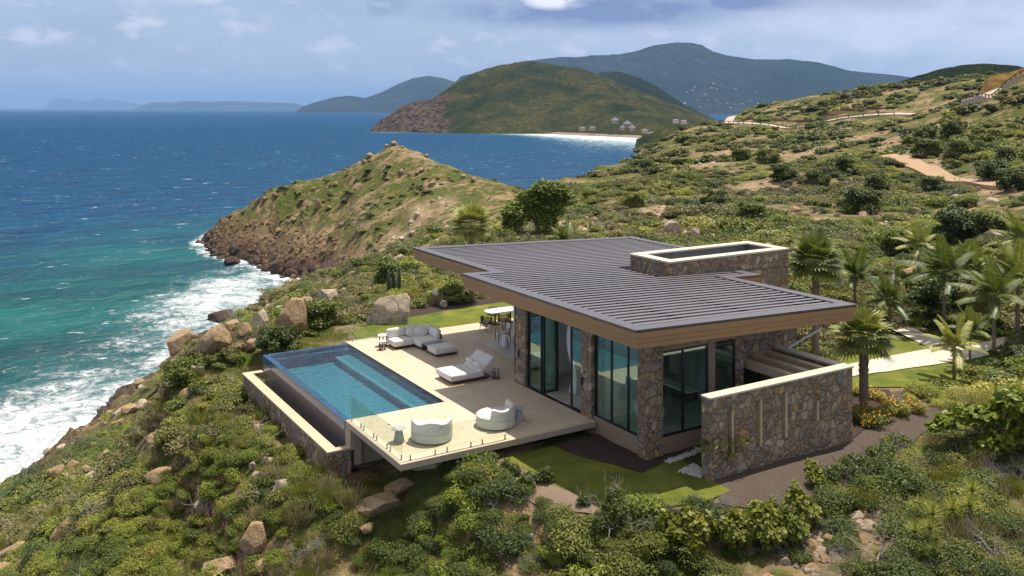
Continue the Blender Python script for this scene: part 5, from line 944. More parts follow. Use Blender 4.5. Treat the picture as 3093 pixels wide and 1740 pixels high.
# rubble where the slope is bare
pts = []
for u, v, Zc, rt, rl in BARE:
    g = np.random.default_rng(int(u)); n = 40 if Zc < 60 else (9 if Zc > 200 else 14); t = (u * 1.2007 - CX) / FPX + g.normal(0, rt * .45, n); Z = Zc * np.exp(g.normal(0, rl * .5, n)); x, y = wf(t * Z, Z); pts.append(np.stack([x, y, ground(x, y), g.uniform(.05, .22, n) * (1 + Zc / 60)], -1))
P = np.concatenate(pts); P = P[openmask(P[:, 0], P[:, 1])]; g = np.random.default_rng(5)
scatter('rubble', P[:, :3], P[:, 3], g.uniform(0, 6.28, len(P)), g.normal(0, .3, (len(P), 2)), stonec, 'pale rubble on bare ground', .6)
g = np.random.default_rng(8); n = 3000; Z = g.uniform(215, 318, n); t = g.uniform(-.35, .02, n); x, y = wf(t * Z, Z); z = ground(x, y); k = (z > SEA - .5) & ((z < SEA + 9) | (fbm(x, y, 18, 3) > .27)); x, y, z = x[k], y[k], z[k]
scatter('headland_stones', np.stack([x, y, z], -1), g.uniform(.2, 1.0, len(x)) , g.uniform(0, 6.28, len(x)), g.normal(0, .3, (len(x), 2)), brownc, 'brown broken rock on the headland', .8)
darkc = bpy.data.collections.new('dark_stones')
for i in range(3): darkc.objects.link(bpy.data.objects.new('stone', rockmesh('stone', M['rock_dark'], 90 + i, 9, .2, 3)))
g = np.random.default_rng(18); n = 5200; Z = g.uniform(90, 330, n); t = g.uniform(-.45, .0, n); x, y = wf(t * Z, Z); z = ground(x, y); k = (z > SEA - 1.2) & (z < SEA + 3.5); x, y, z = x[k], y[k], z[k]
scatter('shore_rocks', np.stack([x, y, z], -1), g.uniform(.5, 2.2, len(x)), g.uniform(0, 6.28, len(x)), g.normal(0, .3, (len(x), 2)), darkc, 'black wet rocks along the waterline', .6)

# ------------------------------------------------------------------ trees, shrubs and palms one can tell apart
def shrub_proto(name, label, cat, m, n, lobes, size, group, stem=True, **k):
    t = thing(name, (0, 0, 0), label, cat, group); o = leafmesh('foliage', M[m], n, lobes, size, **k); o.parent = t
    if stem: s = twigs('stem', 4, .55, .03, 3, M['bark'], .7, 1); s.parent = t
    return t
def put(proto_, u, v, sc, label, rz=None, group=None, first=[]):
    key = proto_.name
    o = proto_ if key not in first else copy_tree(proto_)
    first.append(key); x, y, z, Z = place(u, v); o.location = (x, y, z - .03); o.scale = (sc,) * 3; o.rotation_euler.z = random.uniform(0, 6.28) if rz is None else rz; o['label'] = label
    if group: o['group'] = group
    return o
pp = shrub_proto('planted_shrub', '', 'shrub', 'dark', 420, [(0, 0, .35, .3, .3, .35), (.15, .1, .2, .25, .25, .25), (-.15, -.05, .25, .25, .25, .25)], .075, 'young planted shrubs in the near bed', seed=91, asp=.5)
Q = lambda x, y: ((1000 + x / 2.342) / 1.2007, (1250 + y / 2.342) / 1.2007)
for i, (x, y, lb) in enumerate([(835, 415, 'leftmost young dark shrub in the bed under the terrace'), (925, 440, 'young dark shrub next to the leftmost one'), (1000, 375, 'young shrub close below the terrace slab'), (1065, 440, 'young shrub in the front row, third from the left'), (1105, 300, 'yellowish young shrub highest in the bed'), (1150, 365, 'bushy young shrub just below the highest one'), (1165, 480, 'slim young shrub in the middle of the bed'), (1235, 410, 'young shrub right of the bushy one'), (1300, 445, 'wide young shrub near the lawn edge'), (1250, 520, 'low young shrub in front of the wide one'), (1400, 500, 'dark young shrub beside the lawn edge'), (1375, 560, 'young shrub nearest the camera in the bed'), (1510, 510, 'small young shrub at the lawn edge'), (1790, 660, 'last young shrub at the right end of the bed')]):
    put(pp, *Q(x, y), random.uniform(.55, .85), lb)
fs = shrub_proto('flowering_shrub', '', 'shrub', 'yellow', 1500, rlobes(5, 8, .8, .7, (.3, .45)), .055, 'orange flowering shrubs by the garden wall', seed=95)
v, f_, lv = leaves(110, rlobes(5, 8, .85, .85, (.32, .48)), .05, shell=.95, seed=96, asp=.9); fo_ = npmesh('blossom', v, f_, M['flower'], False, {'lv': lv}); fo_.parent = fs
Q2 = lambda x, y: ((2100 + x / 2.498) / 1.2007, (700 + y / 2.498) / 1.2007)
for x, y, s_, lb in [(1215, 1235, .6, 'flowering shrub touching the wall beside the palm'), (1385, 1290, .62, 'flowering shrub just right of the palm trunk'), (1480, 1330, .5, 'small flowering shrub behind the front row'), (1240, 1440, .8, 'flowering shrub at the wall corner, lowest on the left'), (1420, 1445, .8, 'flowering shrub in the middle of the front row'), (1560, 1400, .75, 'flowering shrub right of centre in the front row'), (1680, 1380, .68, 'flowering shrub at the right end of the row'), (1310, 1500, .75, 'flowering shrub in front of the row near the mulch')]: put(fs, *Q2(x, y), s_, lb)
sg = shrub_proto('sea_grape', '', 'bush', 'yellow', 520, [(-.4, 0, .8, .4, .4, .6), (.3, .2, 1.0, .4, .4, .65), (.1, -.3, .7, .45, .4, .5), (.6, -.2, .6, .35, .3, .45)], .115, 'big leaved bushes in the foreground', seed=97, asp=.8, shell=.2)
Q3 = lambda x, y: ((2000 + x / 2.357) / 1.2007, (1150 + y / 2.357) / 1.2007)
for x, y, s_, lb in [(110, 1200, 0.78, 'yellow green big leaved bush below the lawn'), (380, 1200, 0.65, 'sparse big leaved bush between two fuller ones'), (660, 1180, 0.82, 'bright big leaved bush in front of the mulch strip'), (850, 1150, 0.75, 'full big leaved bush in the middle of the foreground'), (990, 1080, 0.85, 'tall big leaved bush at the right of its group'), (1090, 760, 0.41, 'small big leaved bush at the edge of the mulch strip'), (1060, 650, 0.31, 'tiny big leaved bush in the mulch'), (200, 1230, .75, 'full yellow green bush second from the left in the foreground'), (520, 1230, .7, 'low big leaved bush left of the bright one'), (760, 1230, .8, 'round big leaved bush right of the bright one'), (930, 1200, .75, 'big leaved bush beneath the tall right one')]: put(sg, *Q3(x, y), s_, lb)
hedge = shrub_proto('low_hedge_plant', '', 'shrub', 'dark', 520, [(0, 0, .3, .32, .3, .3), (.3, .1, .25, .28, .28, .25), (-.3, 0, .22, .26, .26, .24)], .06, 'dark green plants along the mulch strip', seed=99)
for i, (x, y, lb) in enumerate([(1170, 730, 'dark green plant nearest the camera along the mulch'), (1250, 700, 'dark green plant second along the mulch edge'), (1310, 655, 'dark green plant third along the mulch edge'), (1380, 620, 'dark green plant in the middle of the mulch edge'), (1530, 575, 'dark green plant left of the rubble top'), (1600, 545, 'dark green plant above the rubble'), (1680, 500, 'dark green plant farthest along the mulch edge'), (1670, 690, 'lone dark green plant in front of the rubble')]): put(hedge, *Q3(x, y), random.uniform(.8, 1.15), lb)
fb = shrub_proto('glossy_shrub', '', 'shrub', 'dark', 1300, rlobes(8, 6, .7, .8, (.3, .5)), .07, 'shrubs of the far planting bed', seed=101)
for u, v, s_, lb in [(1080, 768, .9, 'glossy dark shrub behind the slanting boulder'), (1120, 758, 1.1, 'dark shrub right of the white service box'), (1150, 745, 1.2, 'tallest dark shrub of the far bed'), (1185, 748, .7, 'small dark shrub below the lone palm'), (1215, 742, .6, 'small shrub near the right end of the far bed'), (1062, 775, .8, 'glossy shrub at the left end of the far bed'), (1140, 770, .7, 'low dark shrub behind the grey garden spotlight')]: put(fb, u, v, s_, lb)

def tree_proto(name, m, seed, n=6000, size=.11, lob=None, h=1.9):
    t = thing(name, (0, 0, 0), '', 'tree', None); g = random.Random(seed)
    lob = lob or [(g.uniform(-1.1, 1.1), g.uniform(-1.1, 1.1), h * g.uniform(.2, .95), g.uniform(.45, .8), g.uniform(.45, .8), g.uniform(.35, .55)) for _ in range(17)]
    o = leafmesh('crown', M[m], n, lob, size, seed=seed, asp=.55, shell=.5); o.parent = t
    T = MB(); T.tube([(0, 0, -.3), (.05, .02, h * .3), (.0, .08, h * .6)], [.14, .11, .08], 8)
    for l_ in lob[::2]: T.tube([(0, .05, h * .35), (l_[0] * .45, l_[1] * .45, h * .7), (l_[0] * .9, l_[1] * .9, l_[2])], [.07, .045, .02], 5)
    k = T.build('trunk', M['bark']); k.parent = t; return t
tA = tree_proto('bushy_tree', 'dark', 201); tB = tree_proto('bushy_tree', 'scrub', 202, h=1.6); tC = tree_proto('bushy_tree', 'bright', 203, h=1.5)
tall = tree_proto('bushy_tree', 'bright', 204, 12000, .10, [(-.9, 0, 1.9, .8, .8, .9), (-.3, .3, 2.9, .7, .7, .7), (.6, 0, 3.6, .95, .9, .75), (.9, .3, 2.5, .6, .7, .9), (.5, -.2, 1.3, .5, .5, .9), (-1.2, .2, 1.0, .5, .5, .8), (1.2, 0, 3.2, .6, .6, .5), (0, 0, 2.0, .4, .4, .5)], 3.0)
put(tall, 1350, 602, 1.55, 'tall lobed tree with dark hollows behind the villa', rz=-PSI + R(0)); tall.scale = (1.9, 1.6, 1.25)
gt = 'trees scattered over the hillside'
for p_, u, v, s_, lb in [(tC, 1490, 500, 1.0, 'round bright green bush tree on the slope right of the tall tree'), (tA, 1628, 425, 1.2, 'lone dark round bush near the brow of the slope'), (tA, 2165, 535, 1.35, 'dark green tree in the middle of the hillside'), (tA, 2410, 605, 1.3, 'dark tree above the palm grove'), (tB, 1975, 455, 1.3, 'olive tree on the upper hillside'), (tA, 1860, 405, 1.5, 'dark tree beside the bare knoll'), (tB, 1935, 410, 1.5, 'olive tree right of the bare knoll'), (tA, 2120, 440, 1.4, 'dark tree left of the dirt track'), (tB, 2060, 470, 1.3, 'olive tree below the dirt track end'), (tB, 2210, 480, 1.3, 'olive tree against the dirt track bend'), (tA, 2340, 480, .9, 'small dark bush on the edge of the dirt track'), (tA, 2330, 395, 1.6, 'dark tree uphill of the dirt track'), (tA, 2420, 400, 1.7, 'broad dark tree at the upper right hillside'), (tB, 2480, 370, 1.7, 'olive tree high on the right hillside'), (tA, 2540, 420, 1.6, 'dark tree at the right edge above the track'), (tA, 2500, 455, 1.4, 'dark tree just above the track at the right'), (tA, 2555, 480, 1.3, 'dark tree at the right edge beside the track'), (tB, 2400, 345, 1.7, 'olive tree under the road cut'), (tA, 2330, 360, 1.6, 'dark tree left of the olive tree under the road cut'), (tC, 2260, 640, 1.2, 'bright green tree behind the palm grove'), (tC, 2520, 690, .8, 'bright tree at the right behind the palms'), (tA, 2350, 780, 1.0, 'dark tree by the end of the path'), (tC, 2470, 590, 1.2, 'bright tree above the grove at the right'), (tB, 1800, 520, 1.1, 'olive bush tree above the pink boulders'), (tB, 1600, 520, 1.0, 'olive bush tree left of the pink boulders'), (tA, 1890, 560, 1.0, 'dark bush behind the roof box'), (tC, 1010, 700, .8, 'bright shrub on the slope left of the villa roof'), (tA, 985, 712, .9, 'dark shrub beside the column cactus'), (tA, 700, 905, .7, 'dark windblown shrub beyond the pool corner'), (tA, 470, 975, .7, 'dark windblown shrub under the square boulder'), (tA, 790, 825, .8, 'dark windblown shrub right of the largest slope boulder')]:
    put(p_, u, v, s_, lb, group=gt)
o = put(tB, 2566, 165, 1.5, 'dark tree on the crest at the top right corner', group=gt)

def frond_fan(T, c, d, L_, g, n=19):       # one fan leaf: stalk and narrow folded blades
    d = d.normalized(); tip = c + d * L_ * .45; T.append(('s', c, tip, .018)); side = d.cross(Vector((0, 0, 1))).normalized(); nrm = side.cross(d).normalized()
    for k in range(n):
        a = R(-105 + 210 * k / (n - 1)); dirk = (d * math.cos(a) + side * math.sin(a)); ln = L_ * .62 * (.75 + .25 * math.cos(a)); mid_ = tip + dirk * ln * .55 + nrm * .02; end = tip + dirk * ln + Vector((0, 0, -.05 * ln - g.random() * .08 * ln)); T.append(('b', tip, mid_, end, dirk.cross(nrm).normalized() * .062 * (L_ / 1.4)))
def frond_feather(T, c, d, L_, g, n=34, wind=Vector((-.25, .1, 0))):
    d = d.normalized(); pts = [c]; cur = d.copy(); 
    for i in range(9): cur = (cur + Vector((0, 0, -.085)) + wind * .09).normalized(); pts.append(pts[-1] + cur * L_ / 9)
    for i in range(9): T.append(('s', pts[i], pts[i + 1], .02 * (1 - i / 11)))
    for k in range(n):
        s = .12 + .88 * k / (n - 1); f = s * 9; i = min(8, int(f)); p = pts[i].lerp(pts[i + 1], f - i); ax_ = (pts[i + 1] - pts[i]).normalized(); side = ax_.cross(Vector((0, 0, 1))); side = side.normalized() if side.length > .05 else Vector((1, 0, 0)); ln = L_ * .27 * (1 - .75 * abs(s - .45) ** 1.3) * (1.15 - .5 * s)
        for sg_ in (-1, 1):
            dr_ = (side * sg_ + ax_ * .65 + Vector((0, 0, -.25 - .2 * g.random()))).normalized(); T.append(('b', p, p + dr_ * ln * .55 + Vector((0, 0, .03)), p + dr_ * ln + Vector((0, 0, -.12 * ln)), ax_ * .042))
def crownmesh(T, m, seed):
    g = np.random.default_rng(seed); vs = []; fs = []; lv = []
    for t in T:
        b = len(vs); q = float(np.clip(g.normal(.5, .22), 0, 1))
        if t[0] == 's':
            _, a, c, r = t; d = (c - a).normalized(); o_ = d.orthogonal().normalized(); o2 = d.cross(o_)
            vs += [a + o_ * r, a + o2 * r, a - o_ * r, a - o2 * r, c + o_ * r * .8, c + o2 * r * .8, c - o_ * r * .8, c - o2 * r * .8]; fs += [(b + i, b + (i + 1) % 4, b + 4 + (i + 1) % 4, b + 4 + i) for i in range(4)]; lv += [.8] * 8
        else:
            _, a, m_, e, w_ = t; vs += [a - w_ * .35, a + w_ * .35, m_ + w_, m_ - w_, e + w_ * .12, e - w_ * .12]; fs += [(b, b + 1, b + 2, b + 3), (b + 3, b + 2, b + 4, b + 5)]; lv += [q] * 6
    return npmesh('crown', np.array([v[:] for v in vs]), np.array(fs), m, False, {'lv': lv})
def trunk_mesh(h, r0, r1, seed, lean=0, boots=True):
    g = random.Random(seed); T = MB(); n = 26; pts = [(lean * (i / n) ** 2 * h, 0, h * i / n - .2 * (1 - i / n)) for i in range(n + 1)]; T.tube(pts, [(r0 + (r1 - r0) * i / n) * (1 + (.07 if i % 2 else -.04)) * (1.35 if i == 0 else 1) for i in range(n + 1)], 12)
    if boots:
        for k in range(90):
            s = g.uniform(.45, 1); a = k * 2.4; z = s * h; x0 = lean * s ** 2 * h; r = r1 * 1.05; p = Vector((x0 + r * math.cos(a), r * math.sin(a), z)); T.add([p + Vector((-.05 * math.sin(a), .05 * math.cos(a), 0)), p - Vector((-.05 * math.sin(a), .05 * math.cos(a), 0)), p + Vector((.07 * math.cos(a), .07 * math.sin(a), .16))], [(0, 1, 2)])
    return T.build('trunk', M['bark'])
def fan_palm(h, r, seed, label, n=32):
    t = thing('fan_palm', (0, 0, 0), label, 'palm tree', 'fan palms around the villa'); g = random.Random(seed); T = []
    for k in range(n):
        a = k * 2.39996; e = R(78) - R(115) * (k / n) ** .8; frond_fan(T, Vector((.0, 0, h)), Vector((math.cos(a) * math.cos(e) - .10, math.sin(a) * math.cos(e), math.sin(e))), r * g.uniform(.85, 1.05), g)
    crownmesh(T, M['palm'], seed).parent = t; trunk_mesh(h, .19, .17, seed).parent = t; return t
def feather_palm(h, r, seed, label, n=17, name='feather_palm', rad=.1, wind=Vector((-.35, .15, 0))):
    t = thing(name, (0, 0, 0), label, 'palm tree', 'feathery palms right of the villa'); g = random.Random(seed); T = []
    for k in range(n):
        a = k * 2.39996 + seed; e = R(82) - R(88) * (k / n); frond_feather(T, Vector((0, 0, h)), Vector((math.cos(a) * math.cos(e), math.sin(a) * math.cos(e), math.sin(e))), r * g.uniform(.8, 1.1), g, wind=wind)
    crownmesh(T, M['palm'], seed).parent = t; trunk_mesh(h, rad, rad * .7, seed, .02, False).parent = t; return t
def at(o, u, Z, z=None, rz=0): X = (u * 1.2007 - CX) / FPX * Z; x, y = wf(X, Z); o.location = (x, y, gz(x, y) if z is None else z); o.rotation_euler.z = rz; return o
at(fan_palm(3.05, 1.5, 301, 'fan palm with thick patterned trunk right of the garden wall'), 2173, 38.0); at(fan_palm(5.0, 1.75, 302, 'tall fan palm behind the right end of the roof'), 2052, 46.3); at(fan_palm(4.7, 1.7, 303, 'lone fan palm behind the seaward end of the roof', 30), 1186, 57.5)
at(feather_palm(1.2, 1.9, 305, 'low palm peeking over the far roof edge', 14, 'low_palm'), 1420, 70); at(feather_palm(2.4, 1.9, 306, 'palm crown right above the roof box', 14, 'low_palm'), 1925, 56)
fp = [feather_palm(2.4, 1.9, 310, '', 13), feather_palm(1.9, 1.8, 311, '', 12), feather_palm(2.8, 2.1, 312, '', 14)]
for i, (u, Z, s_, lb) in enumerate([(2150, 54, 1.0, 'feathery palm directly right of the tall fan palm'), (2238, 52, 1.0, 'bright feathery palm in the middle of the grove'), (2375, 52, 1.15, 'windblown palm with pale trunk at the path'), (2450, 55, 1.0, 'feathery palm behind the windblown one'), (2400, 43, .85, 'low feathery palm standing on the lawn edge'), (2500, 48, 1.05, 'dark feathery palm at the right of the grove'), (2560, 50, 1.3, 'tall windblown palm at the right edge'), (2570, 60, 1.2, 'far palm at the right edge behind the tall one'), (2310, 62, .8, 'palm at the back of the grove'), (2440, 46, .7, 'short palm beside the low one on the lawn')]):
    o = fp[i] if i < 3 else copy_tree(fp[i % 3]); at(o, u, Z, rz=random.uniform(-.4, .4)); o.scale = (s_,) * 3; o['label'] = lb
# large-leaved tree reaching in from the right edge
bt = thing('sea_grape_tree', (0, 0, 0), 'large leaved tree reaching in from the right edge over the lawn', 'tree')
lob = [(0, 0, 2.0, .9, .9, .7), (.6, .3, 1.5, .8, .8, .8), (-1.0, .2, 1.5, .7, .6, .45), (-1.8, .1, 1.75, .6, .5, .3), (-2.6, 0, 1.5, .5, .4, .25), (-.9, -.3, .8, .7, .5, .35), (-1.7, -.4, .45, .55, .4, .22), (-2.5, -.6, .2, .45, .35, .18), (.5, 0, .8, .8, .7, .6), (-3.1, -.1, 1.3, .3, .3, .15)]
leafmesh('crown', M['bright'], 3600, lob, .13, seed=330, asp=.85, shell=.35).parent = bt
T = MB(); T.tube([(.3, 0, -.3), (.2, 0, .8), (0, 0, 1.6)], [.16, .13, .08], 8)
for l_ in lob: T.tube([(.2, 0, .6), (l_[0] * .5, l_[1] * .5, .5 + l_[2] * .45), (l_[0], l_[1], l_[2])], [.07, .045, .02], 6)
T.build('trunk', M['bark']).parent = bt; at(bt, 2560, 33.5, rz=-PSI)
# slender pale-barked shrubs, dead bushes, yuccas, cactus
pl = thing('plumeria', (0, 0, 0), 'thin branching plumeria shrub in front of the garden wall', 'small tree'); twigs('branches', 4, .75, .035, 341, M['twig'], .65, 3).parent = pl; leafmesh('foliage', M['scrub'], 420, [(-.5, 0, .95, .5, .4, .3), (.5, 0, .9, .5, .4, .3), (0, .2, 1.25, .5, .4, .25), (.1, -.1, .7, .3, .3, .2)], .075, seed=342, asp=.4, shell=.3).parent = pl; at(pl, 1818, 31.0); pl.scale = (1.15,) * 3
b3 = thing('twiggy_shrub', (0, 0, 0), 'leafy shrub with bare white twigs at the edge of the lawn', 'shrub'); twigs('branches', 6, .95, .022, 343, M['twig'], .8, 3).parent = b3; leafmesh('foliage', M['scrub'], 1500, [(.1, 0, .7, .5, .5, .55), (.2, .1, 1.15, .35, .3, .35), (-.3, 0, .4, .5, .45, .4)], .06, seed=344).parent = b3; at(b3, 1540, 27.2); b3.scale = (.85,) * 3
for i, (u, v, s_, lb) in enumerate([(2510, 1195, 1.5, 'silvery dead bush on the right edge, upper one'), (2500, 1400, 1.7, 'tangled dead bush in the bottom right corner'), (575, 1000, 2.2, 'grey dead thicket left of the overflow trough'), (620, 870, 2.5, 'dead grey bush among the boulders above the pool'), (245, 1300, 1.6, 'small bleached bush low on the left slope'), (1460, 570, 2.4, 'pale dead bush behind the lone palm'), (1335, 1440, .8, 'thin dead stick bush at the bottom edge'), (770, 1390, 1.0, 'bleached dead twigs near the smooth boulder')]):
    t = thing('dead_bush', (0, 0, 0), lb, 'dead bush', 'dead grey bushes'); twigs('branches', 11, .42, .009, 350 + i, M['twig'], 1.3, 4).parent = t; x, y, z, Z = place(u, v); t.location = (x, y, z); t.scale = (s_, s_, s_ * .8)
def spiky(label, u, v, s_, first=[]):
    if first: o = copy_tree(first[0])
    else:
        o = thing('spiky_plant', (0, 0, 0), '', 'spiky plant', 'spiky rosette plants'); g = random.Random(5); vs = []; fs = []; lv = []
        for hx, hy, hz_ in ((0, 0, .7), (.45, .2, .95), (-.3, .3, .55)):
            for k in range(70):
                a = k * 2.4; e = R(85) - R(95) * k / 70; d = Vector((math.cos(a) * math.cos(e), math.sin(a) * math.cos(e), math.sin(e))); s2 = d.cross(Vector((0, 0, 1))).normalized() * .014; c = Vector((hx, hy, hz_)); b = len(vs); vs += [c - s2, c + s2, c + d * .42 + s2 * .2, c + d * .42 - s2 * .2]; fs.append((b, b + 1, b + 2, b + 3)); lv += [g.random()] * 4
        npmesh('foliage', np.array([q[:] for q in vs]), np.array(fs), M['bright'], False, {'lv': lv}).parent = o
        T = MB(); [T.tube([(0, 0, -.1), (hx * .4, hy * .4, hz_ * .4), (hx, hy, hz_)], [.04, .03, .025], 6) for hx, hy, hz_ in ((0, 0, .7), (.45, .2, .95), (-.3, .3, .55))]; T.build('stem', M['bark']).parent = o; first.append(o)
    x, y, z, Z = place(u, v); o.location = (x, y, z); o.scale = (s_,) * 3; o['label'] = label
spiky('spiky rosette plant in the scrub at the lower right', 2340, 1390, 1.0); spiky('taller spiky rosette plant right of the lower one', 2440, 1340, 1.15); spiky('spiky rosette on a pale stem near the planting bed', 2455, 1120, .8); spiky('small spiky rosette at the bottom right', 2350, 1430, .7)
cc = thing('column_cactus', (0, 0, 0), 'clump of tall column cactus on the slope left of the roof', 'cactus'); g = random.Random(3)
for i in range(9): a = i * .8; x = .35 * math.cos(a) * (i / 9 + .4); y = .3 * math.sin(a); h = g.uniform(1.1, 1.9); MB().tube([(x, y, -.2), (x * 1.05, y * 1.05, h * .6), (x * 1.1, y * 1.1, h * .95), (x * 1.1, y * 1.1, h)], [.09, .1, .085, .03], 8).build('stem', M['cactus'], cc, True)
x, y, z, Z = place(988, 745); cc.location = (x, y, z); cc.scale = (1.1,) * 3

# ------------------------------------------------------------------ coast road, far houses, beach
def ribbon(name, P, w_, m, label, lift=.12):
    pts = [Vector(p) for p in P]; fine = []
    for a, b in zip(pts[:-1], pts[1:]):
        for k in range(14): fine.append(a.lerp(b, k / 14))
    fine.append(pts[-1]); T = MB(); vs = []
    for i, p in enumerate(fine): d = (fine[min(i + 1, len(fine) - 1)] - fine[max(i - 1, 0)]); s_ = Vector((-d.y, d.x)).normalized() * w_ / 2; vs += [(p.x - s_.x, p.y - s_.y), (p.x + s_.x, p.y + s_.y)]
    A_ = np.array(vs); zz_ = ground(A_[:, 0], A_[:, 1]); zc = np.repeat((zz_[0::2] + zz_[1::2]) / 2, 2); ker = np.ones(9) / 9; c = np.convolve(np.pad(zc[0::2], 4, mode='edge'), ker, 'valid'); zc = np.repeat(c, 2)
    zt = np.maximum(zc, zz_ ) + lift
    T.add([(a[0], a[1], z) for a, z in zip(vs, zt)], [(2 * i, 2 * i + 1, 2 * i + 3, 2 * i + 2) for i in range(len(fine) - 1)], True); T.add([(a[0], a[1], z - 1.6) for a, z in zip(vs, zt)] + [(a[0], a[1], z - .01) for a, z in zip(vs, zt)], [(2 * i, 2 * i + 2, 2 * i + 2 + len(vs), 2 * i + len(vs)) for i in range(len(fine) - 1)] + [(2 * i + 1, 2 * i + 3, 2 * i + 3 + len(vs), 2 * i + 1 + len(vs)) for i in range(len(fine) - 1)])
    o = T.build(name, M[m]); return tag(o, label, None, None, 'structure'), fine, zt[0::2]
M['road'] = simple('pale_concrete_road', (.46, .36, .28), .9, .1, .8); M['track'] = simple('tan_dirt', (.38, .26, .16), .95, .3, .8, .1, bm=.6); M['retain'] = simple('rusty_brown_cut', (.16, .08, .045), .95, .3, .6, bm=.5); M['cut'] = simple('yellow_earth_cut', (.50, .29, .085), .95, .5, .7, .1, bm=1); M['rust'] = simple('weathered_guard_rail', (.10, .075, .06), .7, .2, 3)
def wp(u, v, Z): X = (u * 1.2007 - CX) / FPX * Z; return wf(X, Z)
P = [wp(1856, 296, 440), wp(1838, 304, 415), wp(1822, 316, 385), wp(1840, 327, 360), wp(1900, 333, 340), wp(2000, 331, 330), wp(2120, 326, 320), wp(2300, 315, 300)]
rd, fine, zt = ribbon('road', P, 4.2, 'road', 'pale concrete road curving round the far hillside')
def rail(fine, zt, label, side, i0, i1):
    t = thing('guard_rail', (fine[i0].x, fine[i0].y, float(zt[i0])), label, 'guard rail', 'guard rails along the road'); T = MB(); pts = []
    for i in range(i0, i1): d = fine[i + 1] - fine[i]; s_ = Vector((-d.y, d.x)).normalized() * side; pts.append((fine[i].x + s_.x, fine[i].y + s_.y, float(zt[i])))
    T.tube([(a, b, c + .75) for a, b, c in pts], .14, 5); T.build('rail', M['rust'], t)
    for i, (a, b, c) in enumerate(pts[::3][:90]): MB().box((a - .1, b - .1, c - .2), (a + .1, b + .1, c + .9)).build('post', M['rust'], t)
rail(fine, zt, 'brown guard rail on the outer side of the far road bend', -2.6, 14, 96)
P = [(*wp(2222, 390, 178),), wp(2262, 410, 164), wp(2310, 432, 149), wp(2370, 455, 137), wp(2440, 475, 125), wp(2500, 492, 116), wp(2600, 512, 104)]
ribbon('dirt_track', P, 3.6, 'track', 'tan dirt track running down the right hillside', .05)
P = [wp(2440, 243, 232), wp(2480, 247, 226), wp(2520, 255, 219), wp(2560, 262, 212), wp(2620, 272, 205), wp(2700, 285, 200)]
rd2, fine, zt = ribbon('road_upper', P, 5, 'road', 'upper stretch of road below the yellow cut'); rail(fine, zt, 'guard rail of the upper road under the yellow earth cut', -2.3, 4, 66)
def bank(name, P, z1, m, label, lean, z0=-1):
    T = MB(); vs = []; n = len(P) * 16; fine = [Vector(P[0])]
    for a, b in zip(P[:-1], P[1:]):
        for k in range(1, 17): fine.append(Vector(a).lerp(Vector(b), k / 16))
    rows = 12
    for j in range(rows):
        for i, p in enumerate(fine):
            g0 = gz(p.x, p.y) if j == 0 else vs[i][2]; s_ = j / (rows - 1); e = min(1, i / 8, (len(fine) - 1 - i) / 8); d = Vector(lean) * s_; q = fbm(np.array([p.x + s_ * 7]), np.array([p.y - s_ * 7]), 4, 4)[0]; vs.append((p.x + d.x + q, p.y + d.y + q * 1.2, g0 + z0 * (j == 0) + (z1 * s_) * e + q * .6 * (j > 0)))
    m_ = len(fine); T.add(vs, [(j * m_ + i, j * m_ + i + 1, (j + 1) * m_ + i + 1, (j + 1) * m_ + i) for j in range(rows - 1) for i in range(m_ - 1)], True); return tag(T.build(name, M[m]), label, None, None, 'structure')
bank('yellow_cut', [wp(2476, 240, 236), wp(2524, 243, 232), wp(2590, 250, 226), wp(2680, 258, 220)], 3.4, 'cut', 'yellow earth bank cut above the upper road', (1.8, 3.2))
bank('road_cut', [wp(1850, 318, 372), wp(1920, 327, 350), wp(2020, 326, 338), wp(2140, 320, 328), wp(2290, 311, 310)], 2.2, 'retain', 'rust brown bank on the inner side of the far road', (.8, 2.0))
bc = MB(); vs = []
for t in np.linspace(-.055, .142, 60):
    Z0 = 1776 + (1321 - 1776) * min(1, max(0, (t + .06) / .22)); 
    for dz in (-10, 20): x, y = wf(t * (Z0 + dz), Z0 + dz); vs.append((x, y, SEA + (.3 if dz < 0 else 3.5)))
bc.add(vs, [(2 * i, 2 * i + 1, 2 * i + 3, 2 * i + 2) for i in range(59)], True); M['sand'] = simple('beach_sand', (.24, .185, .13), .95, .2, .05, .1, bm=0); tag(bc.build('beach', M['sand']), 'narrow sandy beach of the far bay', None, None, 'structure')
M['shingle'] = simple('grey_roof_shingle', (.17, .18, .20), .9, .1, 1); M['pale_roof'] = simple('pale_roof', (.42, .41, .40), .7, .1, .1, bm=0); M['red_roof'] = simple('red_roof', (.40, .15, .10), .8, .1, .1, bm=0)
def pavilion(u, Z, z, s_, label, w_='stucco'):
    t = thing('pavilion', (0, 0, 0), label, 'house', 'houses on the far beach'); MB().lathe((0, 0, 0), [(3.2, -1.5), (3.2, 2.6)], 8).build('wall', M[w_], t, True); MB().lathe((0, 0, 0), [(4.6, 2.4), (4.7, 2.6), (2.4, 4.0), (2.2, 4.2), (2.3, 4.5), (0, 5.6)], 8).build('roof', M['shingle'], t, True)
    X = (u * 1.2007 - CX) / FPX * Z; x, y = wf(X, Z); t.location = (x, y, z); t.scale = (s_,) * 3
zv = lambda v, Z: CAMZ - (v * 1.2007 - HV) * Z / FPX
pavilion(1547, 1450, zv(308, 1450), 1.45, 'grey roofed octagonal pavilion higher on the left above the beach'); pavilion(1578, 1430, zv(318, 1430), 1.6, 'large grey roofed pavilion house above the beach'); pavilion(1590, 1420, zv(326, 1420), 1.3, 'lower wing house beside the large pavilion'); pavilion(1566, 1425, zv(325, 1425), 1.1, 'white lower pavilion left of the wing house')
